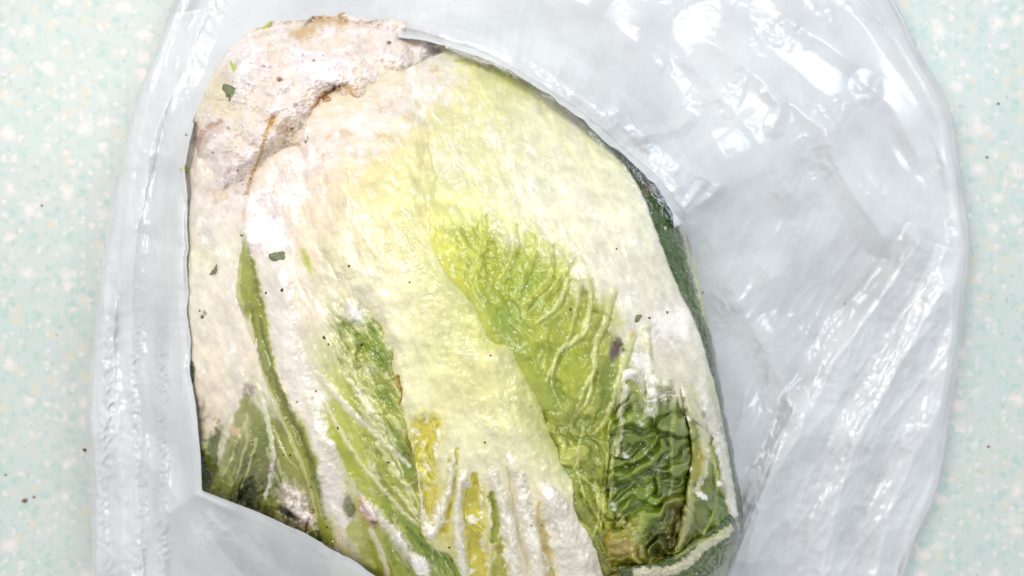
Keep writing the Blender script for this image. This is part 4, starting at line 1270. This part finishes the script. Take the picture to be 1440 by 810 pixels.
def build_film():
    cx, cy = 640, 450
    nth = 1500
    th = np.linspace(0, 2 * np.pi, nth, endpoint=False)
    ri, rz = polar(RIM, th, cx, cy, np.array(RIMZ, float))
    ro, _ = polar(OUTER, th, cx, cy)
    k = np.hanning(13)
    k /= k.sum()
    ro = np.convolve(np.r_[ro[-6:], ro, ro[:6]], k, 'valid')
    k3 = np.hanning(5)
    k3 /= k3.sum()
    ri = np.convolve(np.r_[ri[-2:], ri, ri[:2]], k3, 'valid')
    rz = np.convolve(np.r_[rz[-6:], rz, rz[:6]], k, 'valid')
    ro = ro + fbm(np.cos(th) * 300, np.sin(th) * 300, 30, 3, 1100) * 5
    ri = ri + fbm(np.cos(th) * 300, np.sin(th) * 300, 34, 3, 1105) * 5 * sm(np.abs(th - 2.55), 0.15, 0.4)
    nr = 240
    t = np.linspace(0, 1, nr)[:, None]
    R = ri + (ro - ri) * t
    px, py = cx + R * np.cos(th), cy + R * np.sin(th)
    rpx, rpy = cx + ri * np.cos(th), cy + ri * np.sin(th)
    zr = np.where(rz < -2.5, ZMID + rz * 1e-3, base_z(rpx, rpy) + rz * 1e-3)
    kw = np.hanning(91)
    kw /= kw.sum()
    zr = np.convolve(np.r_[zr[-45:], zr, zr[:45]], kw, 'valid')
    d = (ro - ri) * t * SC                       # metres from the rim
    fall = np.exp(-d / 0.030) * 0.75 + 0.25 * (1 - t)
    z = 0.006 + (zr - 0.006) * np.clip(fall, 0, 1)
    env = sm(t, 0, 0.06) * sm(1 - t, 0, 0.05)
    h = film_shape(px, py, t)
    z = z + (h * 1e-3 + 0.001) * (0.25 + 0.75 * env) * np.clip(sm(1 - t, 0, 0.04), 0, 1)
    # film may not cut into the head
    bz = base_z(px, py)
    ins = inside(px, py, OUTC)
    up_ = sm(py, 330, 180) + 0 * px
    clr = 1e-3 * (-0.7 + 6.9 * up_ + 4.0 * sm(py, 600, 700))
    z = np.where(ins & (rz[None] > -2), np.maximum(z, bz + clr), z)
    z = np.maximum(z, 0.004)
    top = WP(px, py, z)
    rows = [top]
    def film_z(x, y):
        a = np.mod(np.arctan2(y - cy, x - cx), 2 * np.pi) / (2 * np.pi) * nth
        a0 = a.astype(int) % nth
        a1 = (a0 + 1) % nth
        fa = a - np.floor(a)
        ria = ri[a0] * (1 - fa) + ri[a1] * fa
        roa = ro[a0] * (1 - fa) + ro[a1] * fa
        q = np.clip((np.hypot(x - cx, y - cy) - ria) / (roa - ria) * (nr - 1), 0, nr - 1.001)
        q0 = q.astype(int)
        fq = q - q0
        return (z[q0, a0] * (1 - fa) + z[q0, a1] * fa) * (1 - fq) + (z[q0 + 1, a0] * (1 - fa) + z[q0 + 1, a1] * fa) * fq

    def flap(Lc, Rc, nu, nv, seed, lift=0.5):
        x, y, v, wid = leaf_grid(Lc, Rc, nu, nv, 2.5, seed)
        zz = film_z(x, y)
        zz = zz + 1e-3 * np.sin(np.pi * np.clip(v * 0.98 + 0.01, 0, 1)) ** 0.6 * (lift + 0.5 * fbm(x, y, 50, 3, seed + 1) + ridged(x, y, 30, 2, seed + 2, 1.6) * 0.5)
        zz[:, 0] -= 0.0004
        V = WP(x, y, zz)
        mesh_obj('folded_layer', V.reshape(-1, 3), grid_faces(nu, nv)[:, ::-1], M_film, bag)
    flap([(1296, 336), (1230, 410), (1176, 492), (1118, 568), (1082, 660), (1042, 758), (1012, 850)],
         [(1346, 352), (1345, 450), (1330, 560), (1318, 640), (1290, 740), (1262, 800), (1240, 850)], 260, 140, 1401)
    flap([(560, -30), (520, 20), (600, 48), (680, 74), (756, 116), (820, 160), (880, 212), (925, 250), (962, 300)],
         [(660, -40), (640, 4), (700, 30), (780, 64), (850, 110), (915, 160), (958, 212), (984, 262), (972, 300)], 260, 60, 1411)
    flap([(244, 20), (196, 140), (168, 240), (146, 360), (132, 500), (130, 600), (136, 700), (134, 830)],
         [(300, 10), (244, 130), (214, 240), (190, 360), (188, 500), (200, 600), (196, 700), (206, 830)], 320, 70, 1421)
    # outer fold and the under layer on the table
    nb = 26
    ex = []
    for i in range(1, nb + 1):
        q = i / nb
        rr = ro * (1 - 0.985 * q ** 1.2) + 3 * math.sin(min(q * 14, math.pi))
        x, y = cx + rr * np.cos(th), cy + rr * np.sin(th)
        zz = 0.0012 + 0.0022 * max(0, 1 - q * 12) + 0.0009 * (1 + fbm(x, y, 60, 3, 1200)) * (q > 0.1)
        ex.append(WP(x, y, zz + 0 * x))
    V = np.concatenate([top, np.stack(ex)], 0)
    F = grid_faces(V.shape[0], nth, True)
    o = mesh_obj('bag_film', V.reshape(-1, 3), F, M_film, bag)
    # welded lip of the mouth: a second folded thickness of film along the rim
    nl = 10
    lip = []
    for i in range(nl):
        q = i / (nl - 1)
        rr = ri + np.where(rz > -2, np.where((cy + ri * np.sin(th) < 300) | (cx + ri * np.cos(th) > 620), 0.2, 1), 0.3) * (12 + 5 * fbm(np.cos(th) * 300, np.sin(th) * 300, 60, 2, 1300)) * q - 1.5 * math.sin(q * math.pi) * (q < .3)
        x, y = cx + rr * np.cos(th), cy + rr * np.sin(th)
        jj = np.clip(((rr - ri) / (ro - ri)) * (nr - 1), 0, nr - 1.001)
        j0 = jj.astype(int)
        zz = z[j0, np.arange(nth)] * (1 - (jj - j0)) + z[j0 + 1, np.arange(nth)] * (jj - j0)
        lip.append(WP(x, y, zz - 0.0012 * math.sin(min(q * 3, 1) * math.pi / 2)))
    V = np.stack(lip)
    mesh_obj('mouth_hem', V.reshape(-1, 3), grid_faces(nl, nth, True), M_film, bag)


build_film()

# ------------------------------------------------------------------ loose bits
def surf_z(px, py):
    return float(base_z(np.array([px * 1.0]), np.array([py * 1.0]))[0])


dg_cache = None


def drop_z(px, py):
    """height of the surface seen at a photo pixel"""
    global dg_cache
    if dg_cache is None:
        bpy.context.view_layer.update()
        dg_cache = bpy.context.evaluated_depsgraph_get()
    d = Vector(((px - 720) * SC, (405 - py) * SC, -H)).normalized()
    org = Vector((0, 0, H))
    ok, loc, nor, *_ = S.ray_cast(dg_cache, org, d)
    return loc, nor


def flake(name, px, py, L, Wd, ang, mat, label, cat, group=None, thick=0.5, seed=0, on=None):
    """thin torn scrap, curved and ragged"""
    r = np.random.default_rng(seed + 5)
    nu, nv = 14, 8
    u = np.linspace(0, 1, nu)[:, None]
    v = np.linspace(-1, 1, nv)[None]
    wob = 0.75 + 0.35 * r.random((nu, 1))
    w = np.sin(np.pi * np.clip(u * 0.94 + 0.03, 0, 1)) ** 0.55 * wob
    x = (u - 0.5) * L + r.normal(0, 0.02 * L, (nu, nv))
    y = v * w * Wd / 2 + 0.12 * L * np.sin(u * 3)
    z = thick * 1.6 * (1 - v * v) * 0.6 + r.normal(0, 0.12 * thick, (nu, nv)) + 0 * u
    top = np.stack([x + 0 * z, y, z], -1)
    bot = top * (0.92, 0.85, 0) - (0, 0, thick)
    V = np.concatenate([top.reshape(-1, 3), bot.reshape(-1, 3)])
    F = grid_faces(nu, nv)
    n = nu * nv
    F2 = F[:, ::-1] + n
    ring = [j for j in range(nv)] + [i * nv + nv - 1 for i in range(1, nu)] + [(nu - 1) * nv + j for j in range(nv - 2, -1, -1)] + [i * nv for i in range(nu - 2, 0, -1)]
    SF = [(ring[i], ring[i] + n, ring[(i + 1) % len(ring)] + n, ring[(i + 1) % len(ring)]) for i in range(len(ring))]
    F = np.concatenate([F, F2, np.array(SF)])
    o = mesh_obj(name, V * SC, F, mat)
    place(o, px, py, ang)
    o['label'] = label
    o['category'] = cat
    if group:
        o['group'] = group
    return o


def place(o, px, py, ang):
    loc, nor = drop_z(px, py)
    if nor.z < 0:
        nor = -nor
    nor = (nor + Vector((0, 0, 1.5))).normalized()
    o.location = loc + nor * 0.00012
    q = nor.to_track_quat('Z', 'Y')
    o.rotation_euler = (q @ Vector((0, 0, 0)).to_track_quat('X', 'Y') if False else q).to_euler()
    o.rotation_euler.rotate_axis('Z', math.radians(-ang))


flake('leaf_scrap', 304, 374, 26, 8, 42, M_scrap2, 'slim olive leaf scrap lying on the whitish left leaf', 'leaf scrap', 'leaf scraps stuck to the cabbage', 0.8, 1)
flake('leaf_scrap', 325, 137, 34, 17, -35, M_scrap, 'largest dark green scrap, stuck beside the root end at upper left', 'leaf scrap', 'leaf scraps stuck to the cabbage', 1.2, 2)
flake('leaf_scrap', 393, 359, 24, 15, 45, M_scrap, 'dark green scrap on white frost below the root end', 'leaf scrap', 'leaf scraps stuck to the cabbage', 1.2, 3)
flake('leaf_scrap', 897, 449, 13, 7, 55, M_scrap2, 'tiny olive scrap on the white rib of the right leaf', 'leaf scrap', 'leaf scraps stuck to the cabbage', 0.8, 4)
flake('leaf_scrap', 327, 102, 30, 6, -38, M_lime, 'thin lime shred sticking out left of the root end', 'leaf scrap', 'leaf scraps stuck to the cabbage', 0.8, 5)
flake('leaf_scrap', 366, 42, 34, 7, -14, M_lime, 'pale lime shred at the top of the root end', 'leaf scrap', 'leaf scraps stuck to the cabbage', 0.8, 6)
flake('leaf_scrap', 264, 236, 22, 6, 82, M_lime, 'small lime shred on the left edge of the root end', 'leaf scrap', 'leaf scraps stuck to the cabbage', 0.8, 7)
flake('leaf_scrap', 490, 712, 22, 11, 80, M_scrap2, 'dull green scrap next to the brown patch near the bag mouth', 'leaf scrap', 'leaf scraps stuck to the cabbage', 0.8, 8)


def crumb_mesh(seed, mat):
    r = np.random.default_rng(seed)
    V = []
    nu, nv = 8, 6
    for i in range(nv):
        ph = math.pi * (i + 0.5) / nv
        for j in range(nu):
            a = 2 * math.pi * j / nu
            k = 1 + r.normal(0, 0.22)
            V.append((math.sin(ph) * math.cos(a) * k, math.sin(ph) * math.sin(a) * k * 0.7, math.cos(ph) * k * 0.6))
    F = grid_faces(nv, nu, True).tolist()
    me = bpy.data.meshes.new('dirt_crumb')
    F.append(list(range(nu))[::-1] if False else list(range(nu)))
    F.append(list(range((nv - 1) * nu, nv * nu))[::-1])
    me.from_pydata(V, [], F)
    me.materials.append(mat)
    return me


CM = [crumb_mesh(1, M_soil), crumb_mesh(2, M_soil2), crumb_mesh(3, M_soil)]


def crumb(px, py, r, ang, k, label, group=None, name='dirt_crumb'):
    o = bpy.data.objects.new(name, CM[k])
    C.objects.link(o)
    place(o, px, py, ang)
    o.scale = (r * SC * 0.62,) * 3
    o['label'] = label
    o['category'] = 'dirt crumb'
    if group:
        o['group'] = group


crumb(119, 633, 4.5, 30, 0, 'dark crumb on the table touching the left edge of the bag')
crumb(8, 668, 2.6, 0, 0, 'dark crumb on the table at the far left edge of the picture')
crumb(35, 704, 6.5, -20, 1, 'elongated brown crumb on the table at lower left')
crumb(48, 699, 3.5, -20, 1, 'small brown crumb just right of the elongated crumb at lower left')
crumb(59, 289, 3.0, 30, 1, 'small brown crumb on the table at middle left')
crumb(1404, 146, 3.2, -20, 0, 'dark crumb on the table in the upper right corner')
crumb(1390, 628, 3.2, -10, 1, 'brown crumb on the table right of the bag at lower right')
crumb(1388, 221, 3.2, 0, 1, 'brown crumb on the table at the right edge')
crumb(988, 411, 2.2, 0, 0, 'lone dark crumb on the film right of the cabbage')
crumb(1188, 427, 2.0, 0, 1, 'tiny brown crumb on the film in the middle of the right side of the bag')
g = 'dirt crumbs stuck to the cabbage'
SPECKS = [
    (397, 408, 3.5, 'dark speck just below the dark green scrap on the frosty white rib'),
    (281, 437, 2.4, 'left of two dark specks close together on the whitish left leaf'),
    (285, 446, 3, 'right of two dark specks close together on the whitish left leaf'),
    (456, 475, 3.5, 'larger speck at the upper left of the second leaf\'s green blade'),
    (462, 484, 2.5, 'smaller speck just under the larger one on the second leaf\'s green blade'),
    (508, 485, 2.5, 'speck in the top of the crinkled green patch left of centre'),
    (913, 447, 2.8, 'dark speck immediately right of the tiny olive scrap on the white rib'),
    (938, 439, 3, 'rightmost dark speck on the white rib of the right leaf'),
    (867, 350, 1.8, 'lone tiny speck on the white flesh above the olive scrap at right'),
    (548, 60, 2.5, 'dark speck at the top right of the frosted root end'),
    (575, 640, 2.4, 'speck at the left border of the upper yellow window'),
    (546, 650, 2.2, 'speck on the green blade left of the upper yellow window'),
    (682, 622, 2, 'lone speck on the pale front leaf above the splitting ribs'),
    (430, 200, 2.2, 'speck at the lower edge of the root end'),
    (340, 331, 2.5, 'speck at the tip of the green curled margin of the second leaf'),
    (374, 412, 2.5, 'speck beside the green curled margin of the second leaf'),
    (576, 397, 2, 'tiny speck in the upper middle of the pale front leaf'),
    (491, 374, 2.2, 'tiny speck below the pale lime shred mark on the front leaf\'s left side'),
    (470, 125, 4, 'left dark grain at the top of the brown crack in the root end'),
    (394, 113, 3.2, 'reddish grain in the middle of the frosted root end'),
    (477, 121, 3, 'right dark grain at the top of the brown crack in the root end'),
    (262, 190, 2.5, 'dark speck on the left edge of the root end by the bag'),
    (444, 550, 2, 'tiny speck on the broad white rib left of centre'),
    (475, 602, 2.2, 'speck between the white ribs of the second leaf'),
    (460, 741, 2.2, 'lowest speck beside the edge of the bag mouth'),
    (437, 685, 2.5, 'speck low on the green margin strip near the bag mouth'),
    (690, 500, 1.8, 'tiny speck where the front leaf meets the lime blade'),
    (802, 435, 2.5, 'speck between two pale veins on the lime blade'),
    (747, 739, 1.8, 'left of two tiny specks on the white ribs at the bottom'),
    (762, 738, 1.6, 'right of two tiny specks on the white ribs at the bottom'),
    (632, 770, 2.4, 'speck at the green tip under the V shaped ribs'),
    (418, 565, 2, 'tiny speck on the left side of the broad white rib'),
    (408, 640, 2.2, 'speck on the torn green tip of the left leaf')]
for i, (x, y, r, lb) in enumerate(SPECKS):
    crumb(x, y, r, (i * 47) % 180, i % 3, lb, g)
